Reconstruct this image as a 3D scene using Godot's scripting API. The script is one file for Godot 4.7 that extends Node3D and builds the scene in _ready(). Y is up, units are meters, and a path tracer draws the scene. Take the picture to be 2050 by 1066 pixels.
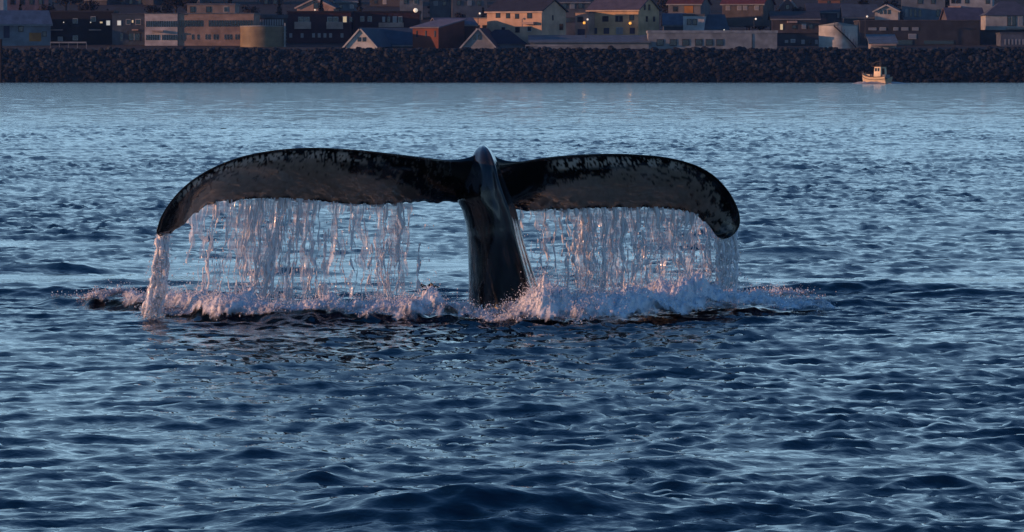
extends Node3D

# ---------------------------------------------------------------- the lens
const EYE := 1.86                 # metres of the lens above the water
const FOCAL := 10314.0            # of a picture 2050 wide
const PITCH := 0.0376
const TILT_Y := 533.0

var rng := RandomNumberGenerator.new()
var noise_a := FastNoiseLite.new()
var noise_b := FastNoiseLite.new()
var noise_c := FastNoiseLite.new()
var used_names := {}

func _ready() -> void:
	rng.seed = 20
	var cam := Camera3D.new()
	cam.name = "camera"
	cam.fov = rad_to_deg(2.0 * atan(533.0 / FOCAL))
	cam.near = 0.5
	cam.far = 9000.0
	add_child(cam)
	cam.position = Vector3(0, EYE, 0)
	cam.rotation.x = -PITCH
	cam.current = true

	var sky_mat := ProceduralSkyMaterial.new()
	sky_mat.sky_top_color = Color(0.013, 0.075, 0.225).linear_to_srgb()
	sky_mat.sky_horizon_color = Color(0.49, 0.78, 1.0).linear_to_srgb()
	sky_mat.sky_curve = 0.125
	sky_mat.ground_bottom_color = Color(0.006, 0.012, 0.024).linear_to_srgb()
	sky_mat.ground_horizon_color = Color(0.2, 0.28, 0.38).linear_to_srgb()
	sky_mat.sun_angle_max = 14.0
	sky_mat.sun_curve = 0.12
	var sky := Sky.new()
	sky.sky_material = sky_mat
	var env := Environment.new()
	env.background_mode = Environment.BG_SKY
	env.sky = sky
	env.background_energy_multiplier = 1.2
	env.tonemap_mode = Environment.TONE_MAPPER_LINEAR
	env.tonemap_exposure = 1.0
	env.fog_enabled = true
	env.fog_density = 0.00005
	env.fog_light_color = Color(0.5, 0.7, 1.0)
	env.sdfgi_enabled = true
	env.ssao_enabled = true
	env.ssil_enabled = true
	var around := WorldEnvironment.new()
	around.name = "surroundings"
	around.environment = env
	add_child(around)

	var sun := DirectionalLight3D.new()
	sun.name = "sun"
	sun.light_color = Color(1.0, 0.50, 0.28).linear_to_srgb()
	sun.light_energy = 1.2
	sun.light_angular_distance = 0.6
	sun.shadow_enabled = true
	add_child(sun)
	sun.look_at_from_position(Vector3(-0.97, 0.115, 0.2) * 50.0, Vector3.ZERO)

	noise_a.seed = 3
	noise_a.noise_type = FastNoiseLite.TYPE_SIMPLEX_SMOOTH
	noise_a.fractal_octaves = 4
	noise_a.frequency = 1.0
	noise_b.seed = 11
	noise_b.noise_type = FastNoiseLite.TYPE_SIMPLEX_SMOOTH
	noise_b.fractal_type = FastNoiseLite.FRACTAL_NONE
	noise_b.frequency = 1.0
	noise_c.seed = 23
	noise_c.noise_type = FastNoiseLite.TYPE_SIMPLEX_SMOOTH
	noise_c.fractal_type = FastNoiseLite.FRACTAL_RIDGED
	noise_c.fractal_octaves = 3
	noise_c.frequency = 1.0

	build_sea()
	build_land()
	build_breakwater()
	build_town()
	build_trees()
	build_boat()
	build_kelp()
	build_whale()
	build_water()

# a point seen at (px, py) of the photograph, d metres ahead of the lens
func at(px: float, py: float, d: float) -> Vector3:
	var u := (px - 1025.0) / FOCAL
	var v := (533.0 - py) / FOCAL
	var dir := Vector3(u, v * cos(PITCH) - sin(PITCH), -cos(PITCH) - v * sin(PITCH))
	return Vector3(0, EYE, 0) + dir * (d / -dir.z)

# distance at which the calm water is seen at height py
func reach(py: float) -> float:
	return EYE / tan(PITCH - atan((533.0 - py) / FOCAL))

func mat(c: Color, rough := 0.8, spec := 0.5) -> StandardMaterial3D:
	var m := StandardMaterial3D.new()
	m.albedo_color = c.linear_to_srgb()
	m.roughness = rough
	m.metallic_specular = spec
	return m

func tag(o: Node3D, label: String, category := "", group := "", kind := "") -> Node3D:
	if label != "":
		o.set_meta("label", label)
	if category != "":
		o.set_meta("category", category)
	if group != "":
		o.set_meta("group", group)
	if kind != "":
		o.set_meta("kind", kind)
	return o

func numbered(called: String, parent: Node) -> String:
	var key := str(parent.get_instance_id()) + called
	var n: int = used_names.get(key, 0)
	used_names[key] = n + 1
	return called if n == 0 else "%s_%03d" % [called, n]

func base(called: String, where: Vector3, turn := 0.0) -> Node3D:
	var o := Node3D.new()
	o.name = numbered(called, self)
	add_child(o, true)
	o.position = where
	o.rotation.y = turn
	return o

func part(called: String, mesh: Mesh, m: Material, parent: Node = self, where := Vector3.ZERO) -> MeshInstance3D:
	var o := MeshInstance3D.new()
	o.name = numbered(called, parent)
	o.mesh = mesh
	o.position = where
	if m:
		o.material_override = m
	parent.add_child(o, true)
	return o

# ---------------------------------------------------------------- the sea
var tile_h: Array[PackedFloat32Array] = []
var tile_x: Array[PackedFloat32Array] = []
var tile_z: Array[PackedFloat32Array] = []
var tile_n: PackedInt32Array = PackedInt32Array([512, 256])
var tile_l: PackedFloat32Array = PackedFloat32Array([10.3, 37.0])
const CHOP := 0.8

func fft_rows(re: PackedFloat32Array, im: PackedFloat32Array, n: int, stride: int, step: int) -> void:
	var bits := int(round(log(n) / log(2.0)))
	var rev := PackedInt32Array()
	rev.resize(n)
	for i in n:
		var r := 0
		for b in bits:
			if i & (1 << b):
				r |= 1 << (bits - 1 - b)
		rev[i] = r
	var cs := PackedFloat32Array()
	var sn := PackedFloat32Array()
	cs.resize(n)
	sn.resize(n)
	for i in n:
		cs[i] = cos(TAU * i / n)
		sn[i] = sin(TAU * i / n)
	var ar := PackedFloat32Array()
	var ai := PackedFloat32Array()
	ar.resize(n)
	ai.resize(n)
	for row in n:
		var o := row * stride
		for i in n:
			var s := o + rev[i] * step
			ar[i] = re[s]
			ai[i] = im[s]
		var half := 1
		while half < n:
			var jump := n / (half * 2)
			var k := 0
			while k < n:
				for j in half:
					var a := k + j
					var b := a + half
					var c := cs[j * jump]
					var d := sn[j * jump]
					var xr := ar[b] * c - ai[b] * d
					var xi := ar[b] * d + ai[b] * c
					ar[b] = ar[a] - xr
					ai[b] = ai[a] - xi
					ar[a] += xr
					ai[a] += xi
				k += half * 2
			half *= 2
		for i in n:
			re[o + i * step] = ar[i]
			im[o + i * step] = ai[i]

# a square of sea that repeats, from a spectrum of waves
func wave_tile(n: int, size: float, wave_peak: float, wave_least: float, wind: float, slope: float) -> void:
	var r := RandomNumberGenerator.new()
	r.seed = n + 5
	var hr := PackedFloat32Array()
	var hi := PackedFloat32Array()
	var zr := PackedFloat32Array()
	var zi := PackedFloat32Array()
	for p in [0, 1, 2, 3]:
		[hr, hi, zr, zi][p].resize(n * n)
	hr.resize(n * n)
	hi.resize(n * n)
	zr.resize(n * n)
	zi.resize(n * n)
	var gr := PackedFloat32Array()
	var gi := PackedFloat32Array()
	gr.resize(n * n)
	gi.resize(n * n)
	var kp := TAU / wave_peak
	var kc := TAU / wave_least
	var total := 0.0
	for j in n:
		var kz := TAU / size * (j if j < n / 2 else j - n)
		for i in n:
			var kx := TAU / size * (i if i < n / 2 else i - n)
			var k := sqrt(kx * kx + kz * kz)
			if k < 1e-4 or k > kc * 2.0:
				continue
			var along := (kx * sin(wind) + kz * cos(wind)) / k
			var spread := 0.06 + pow(along, 4.0) * (1.0 if along > 0.0 else 0.15)
			var p := pow(k, -3.7) * exp(-pow(kp / k, 2.0)) * exp(-pow(k / kc, 2.0)) * spread
			var amp := sqrt(p)
			gr[j * n + i] = r.randfn() * amp
			gi[j * n + i] = r.randfn() * amp
	for j in n:
		for i in n:
			var q := j * n + i
			var w := ((n - j) % n) * n + (n - i) % n
			var a := gr[q] + gr[w]
			var b := gi[q] - gi[w]
			var kz := TAU / size * (j if j < n / 2 else j - n)
			var kx := TAU / size * (i if i < n / 2 else i - n)
			var k := sqrt(kx * kx + kz * kz)
			total += (a * a + b * b) * k * k
			if k < 1e-4:
				continue
			# height + i times the sideways push, both real fields
			var dr := b * kx / k
			var di := -a * kx / k
			hr[q] = a - di
			hi[q] = b + dr
			zr[q] = b * kz / k
			zi[q] = -a * kz / k
	fft_rows(hr, hi, n, n, 1)
	fft_rows(hr, hi, n, 1, n)
	fft_rows(zr, zi, n, n, 1)
	fft_rows(zr, zi, n, 1, n)
	var s := slope / sqrt(total)
	for q in n * n:
		hr[q] *= s
		hi[q] *= -s * CHOP
		zr[q] *= -s * CHOP
	tile_h.append(hr)
	tile_x.append(hi)
	tile_z.append(zr)

# how lively the short waves are at a place
func liveliness(x: float, z: float) -> float:
	var d := -z
	var gust := 1.0 + 0.45 * noise_b.get_noise_2d(x * 0.11 + 7.0, z * 0.035)
	var calm := 1.0
	for s in SLICKS:
		var e: float = pow((x - s[0]) / s[1], 2.0) + pow((d - s[2]) / s[3], 2.0)
		calm -= s[4] * exp(-e * e)
	return gust * clampf(calm, 0.06, 1.0) * lerpf(0.9, 1.35, smoothstep(42.0, 90.0, d))

# smooth places the whale has left behind: x, half length, distance, half depth, how smooth
const SLICKS := [[-4.0, 2.6, 46.4, 1.3, 0.93], [3.9, 2.6, 46.0, 0.9, 0.93], [-1.6, 2.2, 49.5, 1.6, 0.8], [6.4, 2.2, 49.5, 1.1, 0.8], [-6.0, 3.2, 56.0, 1.6, 0.7], [1.5, 2.0, 52.0, 1.0, 0.6], [1.6, 2.0, 24.6, 0.9, 0.45]]

# swells of their own: x, half length, distance, half depth, height, skew of the crest
const SWELLS := [[-0.05, 0.8, 21.4, 0.6, 0.12, 0.25], [2.25, 0.4, 20.9, 0.4, 0.05, 0.1], [-3.4, 0.5, 45.0, 0.35, 0.05, -0.1], [-4.25, 0.5, 48.6, 0.4, 0.07, -0.25], [-2.1, 0.5, 47.6, 0.4, 0.08, -0.2],
	[-3.5, 1.5, 43.0, 0.4, 0.07, 0.05], [3.0, 1.5, 43.4, 0.35, 0.10, 0.1], [3.9, 0.7, 42.6, 0.35, 0.07, 0.1], [2.6, 0.6, 40.6, 0.3, 0.06, 0.0], [2.9, 0.7, 52.5, 0.7, 0.10, 0.2], [2.7, 0.7, 58.5, 0.9, 0.10, 0.2],
	[1.0, 0.35, 33.0, 0.3, 0.045, 0.1], [-0.87, 0.14, 23.6, 0.22, 0.035, 0.0], [-2.35, 0.22, 25.0, 0.3, 0.045, 0.1], [0.8, 0.3, 24.2, 0.25, 0.04, 0.0]]

func swell(x: float, z: float) -> float:
	var h := 0.0
	for s in SWELLS:
		var dx: float = (x - s[0]) / s[1]
		if absf(dx) > 3.0:
			continue
		var dz: float = (-z - s[2] - s[5] * (x - s[0])) / s[3]
		if absf(dz) > 3.0:
			continue
		# steeper towards the eye
		var g: float = dz * (1.6 if dz < 0.0 else 0.75)
		h += s[4] * exp(-dx * dx - g * g)
	return h

# the ring of water pushed up round the tail: distance of its crest and its height along x
const RING := [[-3.9, 41.6, 0.0], [-3.65, 41.5, 0.03], [-3.2, 41.2, 0.055], [-2.9, 40.6, 0.05], [-2.6, 39.2, 0.055], [-2.2, 38.4, 0.07], [-1.7, 38.2, 0.065], [-1.2, 38.3, 0.065], [-0.7, 38.2, 0.06], [-0.3, 38.2, 0.04], [0.0, 38.1, 0.025], [0.4, 38.1, 0.025], [0.8, 38.3, 0.025], [1.2, 38.8, 0.025], [1.6, 39.4, 0.03], [2.0, 39.7, 0.05], [2.5, 39.8, 0.03], [3.0, 39.8, 0.0]]

func ring_at(x: float) -> Vector2:
	if x <= RING[0][0] or x >= RING[-1][0]:
		return Vector2(40.0, 0.0)
	for k in RING.size() - 1:
		if x < RING[k + 1][0]:
			var t: float = (x - RING[k][0]) / (RING[k + 1][0] - RING[k][0])
			t = t * t * (3.0 - 2.0 * t)
			return Vector2(lerpf(RING[k][1], RING[k + 1][1], t), lerpf(RING[k][2], RING[k + 1][2], t))
	return Vector2(40.0, 0.0)

func ring_height(x: float, z: float) -> float:
	if z < -45.0 or z > -36.0 or absf(x) > 4.0:
		return 0.0
	var r := ring_at(x)
	if r.y < 0.002:
		return 0.0
	var wob := 0.25 * noise_b.get_noise_2d(x * 1.7, 40.0) + 0.1 * noise_b.get_noise_2d(x * 5.0, 90.0)
	var d := -z - r.x - wob
	var g := d / (lerpf(0.2, 0.45, smoothstep(-0.5, 0.0, x)) if d < 0.0 else 0.6)
	return r.y * (1.0 + 0.5 * noise_b.get_noise_2d(x * 2.6, 11.0)) * exp(-g * g)

var sea_out := Vector3.ZERO

func sea_push(x: float, z: float, lively: float, long_share: float) -> void:
	var ox := 0.0
	var oy := 0.0
	var oz := 0.0
	for t in 2:
		var n := tile_n[t]
		var u := x
		var v := z
		if t == 1:
			u = x * 0.92 - z * 0.39 + 3.0
			v = x * 0.39 + z * 0.92
		u = u / tile_l[t] * n
		v = v / tile_l[t] * n
		var fu := floorf(u)
		var fv := floorf(v)
		u -= fu
		v -= fv
		var m := n - 1
		var i0 := int(fu) & m
		var i1 := (i0 + 1) & m
		var j0 := (int(fv) & m) * n
		var j1 := ((int(fv) + 1) & m) * n
		var a := (1.0 - u) * (1.0 - v)
		var b := u * (1.0 - v)
		var c := (1.0 - u) * v
		var d := u * v
		var s := lively if t == 0 else long_share
		i0 += 0
		var h := tile_h[t]
		oy += s * (h[j0 + i0] * a + h[j0 + i1] * b + h[j1 + i0] * c + h[j1 + i1] * d)
		h = tile_x[t]
		ox += s * (h[j0 + i0] * a + h[j0 + i1] * b + h[j1 + i0] * c + h[j1 + i1] * d)
		h = tile_z[t]
		oz += s * (h[j0 + i0] * a + h[j0 + i1] * b + h[j1 + i0] * c + h[j1 + i1] * d)
	sea_out = Vector3(ox, oy, oz)

func sea_level(x: float, z: float) -> float:
	var live := liveliness(x, z)
	sea_push(x, z, live, 0.4 + 0.6 * minf(live, 1.0))
	return sea_out.y + swell(x, z) + ring_height(x, z)

func ripple_normals(n: int, size: float, strength: float, seed_value: int, feature: float) -> ImageTexture:
	# a small square of ripples, bent into normals
	var f := FastNoiseLite.new()
	f.seed = seed_value
	f.noise_type = FastNoiseLite.TYPE_SIMPLEX_SMOOTH
	f.frequency = size / n / feature
	f.fractal_octaves = 3
	f.fractal_gain = 0.55
	var im := f.get_seamless_image(n, n, false, false, 0.15, true)
	im.convert(Image.FORMAT_RGBA8)
	im.bump_map_to_normal_map(strength)
	return ImageTexture.create_from_image(im)

# the slopes of the short waves as a normal map, for water too far off to mesh each wave
func slope_normals(boost: float) -> ImageTexture:
	var n := 512
	var h := tile_h[0]
	var im := Image.create(n, n, false, Image.FORMAT_RGBA8)
	var step := tile_l[0] / n * 2.0
	for j in n:
		for i in n:
			var sx := (h[j * n + (i + 1) % n] - h[j * n + (i + n - 1) % n]) / step * boost
			var sz := (h[((j + 1) % n) * n + i] - h[((j + n - 1) % n) * n + i]) / step * boost
			var v := Vector3(-sx, sz, 1.0).normalized()
			im.set_pixel(i, j, Color(v.x * 0.5 + 0.5, v.y * 0.5 + 0.5, v.z * 0.5 + 0.5))
	return ImageTexture.create_from_image(im)

func water_material(rough: float, normals: Texture2D, scale_n: float) -> StandardMaterial3D:
	var m := mat(Color(0.0018, 0.0095, 0.021), rough, 0.36)
	if normals:
		m.normal_enabled = true
		m.normal_texture = normals
		m.normal_scale = scale_n
	return m

func sheet(xs: Array, ds: PackedFloat32Array, per_metre: float, flat := false) -> Array:
	# one sheet of water: rows at the distances ds, columns at the shares xs of each row's half width
	var cols := xs.size()
	var rows := ds.size()
	var v := PackedVector3Array()
	var uv := PackedVector2Array()
	var nm := PackedVector3Array()
	var tg := PackedFloat32Array()
	v.resize(cols * rows)
	uv.resize(cols * rows)
	nm.resize(cols * rows)
	for j in rows:
		var d := ds[j]
		var far := clampf((d - 150.0) / 60.0, 0.0, 1.0)
		for i in cols:
			var x: float = xs[i] * (0.104 * d)
			if absf(xs[i]) > 1.0:
				x += signf(xs[i]) * (absf(xs[i]) - 1.0) * 14.0
			var q := j * cols + i
			uv[q] = Vector2(x, -d) * per_metre
			if flat:
				v[q] = Vector3(x, 0.0, -d)
			else:
				var live := liveliness(x, -d)
				sea_push(x, -d, live * lerpf(1.0, 0.3, far), lerpf(0.4 + 0.6 * minf(live, 1.0), 0.35, far))
				v[q] = Vector3(x + sea_out.x, sea_out.y, -d + sea_out.z)
				if d < 62.0:
					v[q].y += swell(x, -d) + ring_height(x, -d)
	for j in rows:
		var j0 := maxi(j - 1, 0) * cols
		var j1 := mini(j + 1, rows - 1) * cols
		for i in cols:
			var a := v[j * cols + mini(i + 1, cols - 1)] - v[j * cols + maxi(i - 1, 0)]
			var b := v[j0 + i] - v[j1 + i]
			nm[j * cols + i] = b.cross(a).normalized()
	var ix := PackedInt32Array()
	ix.resize((rows - 1) * (cols - 1) * 6)
	var w := 0
	for j in rows - 1:
		for i in cols - 1:
			var a := j * cols + i
			ix[w] = a
			ix[w + 1] = a + cols
			ix[w + 2] = a + 1
			ix[w + 3] = a + 1
			ix[w + 4] = a + cols
			ix[w + 5] = a + cols + 1
			w += 6
	var out := []
	out.resize(Mesh.ARRAY_MAX)
	out[Mesh.ARRAY_VERTEX] = v
	out[Mesh.ARRAY_NORMAL] = nm
	out[Mesh.ARRAY_TEX_UV] = uv
	tg.resize(cols * rows * 4)
	for q in cols * rows:
		tg[q * 4] = 1.0
		tg[q * 4 + 3] = 1.0
	out[Mesh.ARRAY_TANGENT] = tg
	out[Mesh.ARRAY_INDEX] = ix
	return out

func build_sea() -> void:
	wave_tile(512, tile_l[0], 0.5, 0.055, 0.25, 0.30)
	wave_tile(256, tile_l[1], 4.0, 0.9, -0.35, 0.045)
	var xs := []
	var k := -2.2
	for i in 40:
		xs.append(-1.0 - 1.2 * pow(1.0 - i / 40.0, 1.3))
	for i in 481:
		xs.append(-1.0 + i / 240.0)
	for i in 40:
		xs.append(1.0 + 1.2 * pow((i + 1) / 40.0, 1.3))
	var near := PackedFloat32Array()
	var d := 14.0
	while d < 170.0:
		near.append(d)
		var step := 0.048 * pow(d / 20.0, 0.9)
		if d > 36.5 and d < 43.5:
			step = minf(step, 0.045)
		d += step
	var far := PackedFloat32Array()
	far.append(near[near.size() - 1])
	d = far[0]
	while d < 1100.0:
		d += 0.34 * pow(d / 170.0, 1.6)
		far.append(d)
	var m := ArrayMesh.new()
	m.add_surface_from_arrays(Mesh.PRIMITIVE_TRIANGLES, sheet(xs, near, 1.0 / 0.9))
	var xs_far := []
	for i in 301:
		xs_far.append(-1.9 + 3.8 * i / 300.0)
	m.add_surface_from_arrays(Mesh.PRIMITIVE_TRIANGLES, sheet(xs_far, far, 1.0 / tile_l[0]))
	# the rest of the fjord, to all sides and behind the lens
	var ring_in := [Vector2(-8.3, -14.0), Vector2(8.3, -14.0), Vector2(300, -1099), Vector2(-300, -1099)]
	var wide := SurfaceTool.new()
	wide.begin(Mesh.PRIMITIVE_TRIANGLES)
	var quads := [[-1600, -8.5, -14.2, 1600], [-8.5, 8.5, -14.2, 1600], [8.5, 1600, -14.2, 1600]]
	var corners := []
	for q in quads:
		corners.append([Vector2(q[0], q[3]), Vector2(q[1], q[3]), Vector2(q[1], q[2]), Vector2(q[0], q[2])])
	corners.append([Vector2(-1600, -14.2), Vector2(-16.0, -14.2), Vector2(-240, -1099), Vector2(-1600, -1099)])
	corners.append([Vector2(16.0, -14.2), Vector2(1600, -14.2), Vector2(1600, -1099), Vector2(240, -1099)])
	wide.set_normal(Vector3.UP)
	wide.set_tangent(Plane(1, 0, 0, 1))
	for c in corners:
		for t in [0, 3, 2, 0, 2, 1]:
			var p: Vector2 = c[t]
			wide.set_uv(p / tile_l[0])
			wide.add_vertex(Vector3(p.x, -0.28, p.y))
	wide.commit(m)
	m.surface_set_material(0, water_material(0.035, ripple_normals(512, 0.9, 2.2, 5, 0.09), 0.5))
	m.surface_set_material(1, water_material(0.05, slope_normals(1.0), 0.45))
	m.surface_set_material(2, water_material(0.16, slope_normals(1.0), 1.0))
	var sea := part("sea", m, null)
	tag(sea, "dark blue choppy sea with pale sky glints from the lens to the far shore", "sea", "", "structure")

# ---------------------------------------------------------------- the far shore
var grime: NoiseTexture2D
var mats := {}

func speckle(seed_value: int, freq: float, lo: float, hi: float) -> NoiseTexture2D:
	var t := NoiseTexture2D.new()
	t.width = 256
	t.height = 256
	t.seamless = true
	var f := FastNoiseLite.new()
	f.seed = seed_value
	f.frequency = freq
	f.fractal_octaves = 5
	t.noise = f
	var g := Gradient.new()
	g.set_color(0, Color(lo, lo, lo))
	g.set_color(1, Color(hi, hi, hi))
	t.color_ramp = g
	return t

func worn(c: Color, rough := 0.85, metres := 9.0, tex: Texture2D = null) -> StandardMaterial3D:
	var key := "%s %.2f %.2f %s" % [c, rough, metres, tex]
	if mats.has(key):
		return mats[key]
	var m := mat(c, rough, 0.4)
	m.albedo_texture = tex if tex else grime
	m.uv1_triplanar = true
	m.uv1_world_triplanar = true
	m.uv1_scale = Vector3.ONE / metres
	mats[key] = m
	return m

func box(st: SurfaceTool, lo: Vector3, hi: Vector3) -> void:
	var c := [Vector3(lo.x, lo.y, lo.z), Vector3(hi.x, lo.y, lo.z), Vector3(hi.x, hi.y, lo.z), Vector3(lo.x, hi.y, lo.z), Vector3(lo.x, lo.y, hi.z), Vector3(hi.x, lo.y, hi.z), Vector3(hi.x, hi.y, hi.z), Vector3(lo.x, hi.y, hi.z)]
	for f in [[4, 7, 6, 5], [1, 2, 3, 0], [0, 3, 7, 4], [5, 6, 2, 1], [7, 3, 2, 6], [0, 4, 5, 1]]:
		face(st, c[f[0]], c[f[1]], c[f[2]], c[f[3]])

func face(st: SurfaceTool, a: Vector3, b: Vector3, c: Vector3, d: Vector3) -> void:
	var n := (c - a).cross(b - a).normalized()
	for p in [a, b, c, a, c, d]:
		st.set_normal(n)
		st.add_vertex(p)

func tri(st: SurfaceTool, a: Vector3, b: Vector3, c: Vector3) -> void:
	var n := (c - a).cross(b - a).normalized()
	for p in [a, b, c]:
		st.set_normal(n)
		st.add_vertex(p)

func tool() -> SurfaceTool:
	var st := SurfaceTool.new()
	st.begin(Mesh.PRIMITIVE_TRIANGLES)
	return st

func cuboid(lo: Vector3, hi: Vector3) -> Mesh:
	var st := tool()
	box(st, lo, hi)
	return st.commit()

# a sloping slab of roof with thickness: four corners seen from above, going round
func slab(st: SurfaceTool, a: Vector3, b: Vector3, c: Vector3, d: Vector3, thick := 0.22) -> void:
	var n := (b - a).cross(d - a).normalized()
	if n.y < 0.0:
		n = -n
	var lift := n * thick
	var t := [a + lift, b + lift, c + lift, d + lift]
	var u := [a, b, c, d]
	if (t[1] - t[0]).cross(t[3] - t[0]).dot(n) > 0.0:
		t = [t[0], t[3], t[2], t[1]]
		u = [u[0], u[3], u[2], u[1]]
	face(st, t[0], t[1], t[2], t[3])
	face(st, u[3], u[2], u[1], u[0])
	for i in 4:
		var j := (i + 1) % 4
		face(st, t[j], t[i], u[i], u[j])

var sizes := {}
var houses_seen := []
func pane_box(w: float, h: float, deep: float) -> Mesh:
	var key := "%.2f %.2f %.2f" % [w, h, deep]
	if not sizes.has(key):
		sizes[key] = cuboid(Vector3(-w / 2, -h / 2, -0.05), Vector3(w / 2, h / 2, deep))
	return sizes[key]

func window(parent: Node3D, where: Vector3, turn: float, w: float, h: float, look: String) -> void:
	var rim := 0.24 if w > 0.6 else 0.06
	var f := part("window", pane_box(w + rim, h + rim, 0.07), mats["dark frame"] if look == "dark" else mats["frame"], parent, where)
	f.rotation.y = turn
	var m: Material = mats["glass"]
	if look == "lit":
		m = mats["lit"]
	elif look == "warm":
		m = mats["warm"]
	elif look == "pale":
		m = mats["pale glass"]
	part("pane", pane_box(w, h, 0.10), m, f)
	if h > 1.0 and w > 1.3 and look != "lit":
		part("glazing_bar", pane_box(0.09, h, 0.13), mats["frame"], f)

func lamp(parent: Node3D, where: Vector3, size: float, c: Color, glow: float, energy: float) -> void:
	var b := SphereMesh.new()
	b.radius = size
	b.height = size * 2.0
	b.radial_segments = 12
	b.rings = 6
	var m := mat(c, 0.5)
	m.emission_enabled = true
	m.emission = c.linear_to_srgb()
	m.emission_energy_multiplier = glow
	part("lamp", b, m, parent, where)
	if energy > 0.0:
		var l := OmniLight3D.new()
		l.name = numbered("lamp_light", parent)
		l.light_color = c.linear_to_srgb()
		l.light_energy = energy
		l.omni_range = 60.0
		l.omni_attenuation = 2.0
		l.light_size = size
		l.shadow_enabled = true
		parent.add_child(l, true)
		l.position = where + Vector3(0, 0, size + 0.1)

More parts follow.
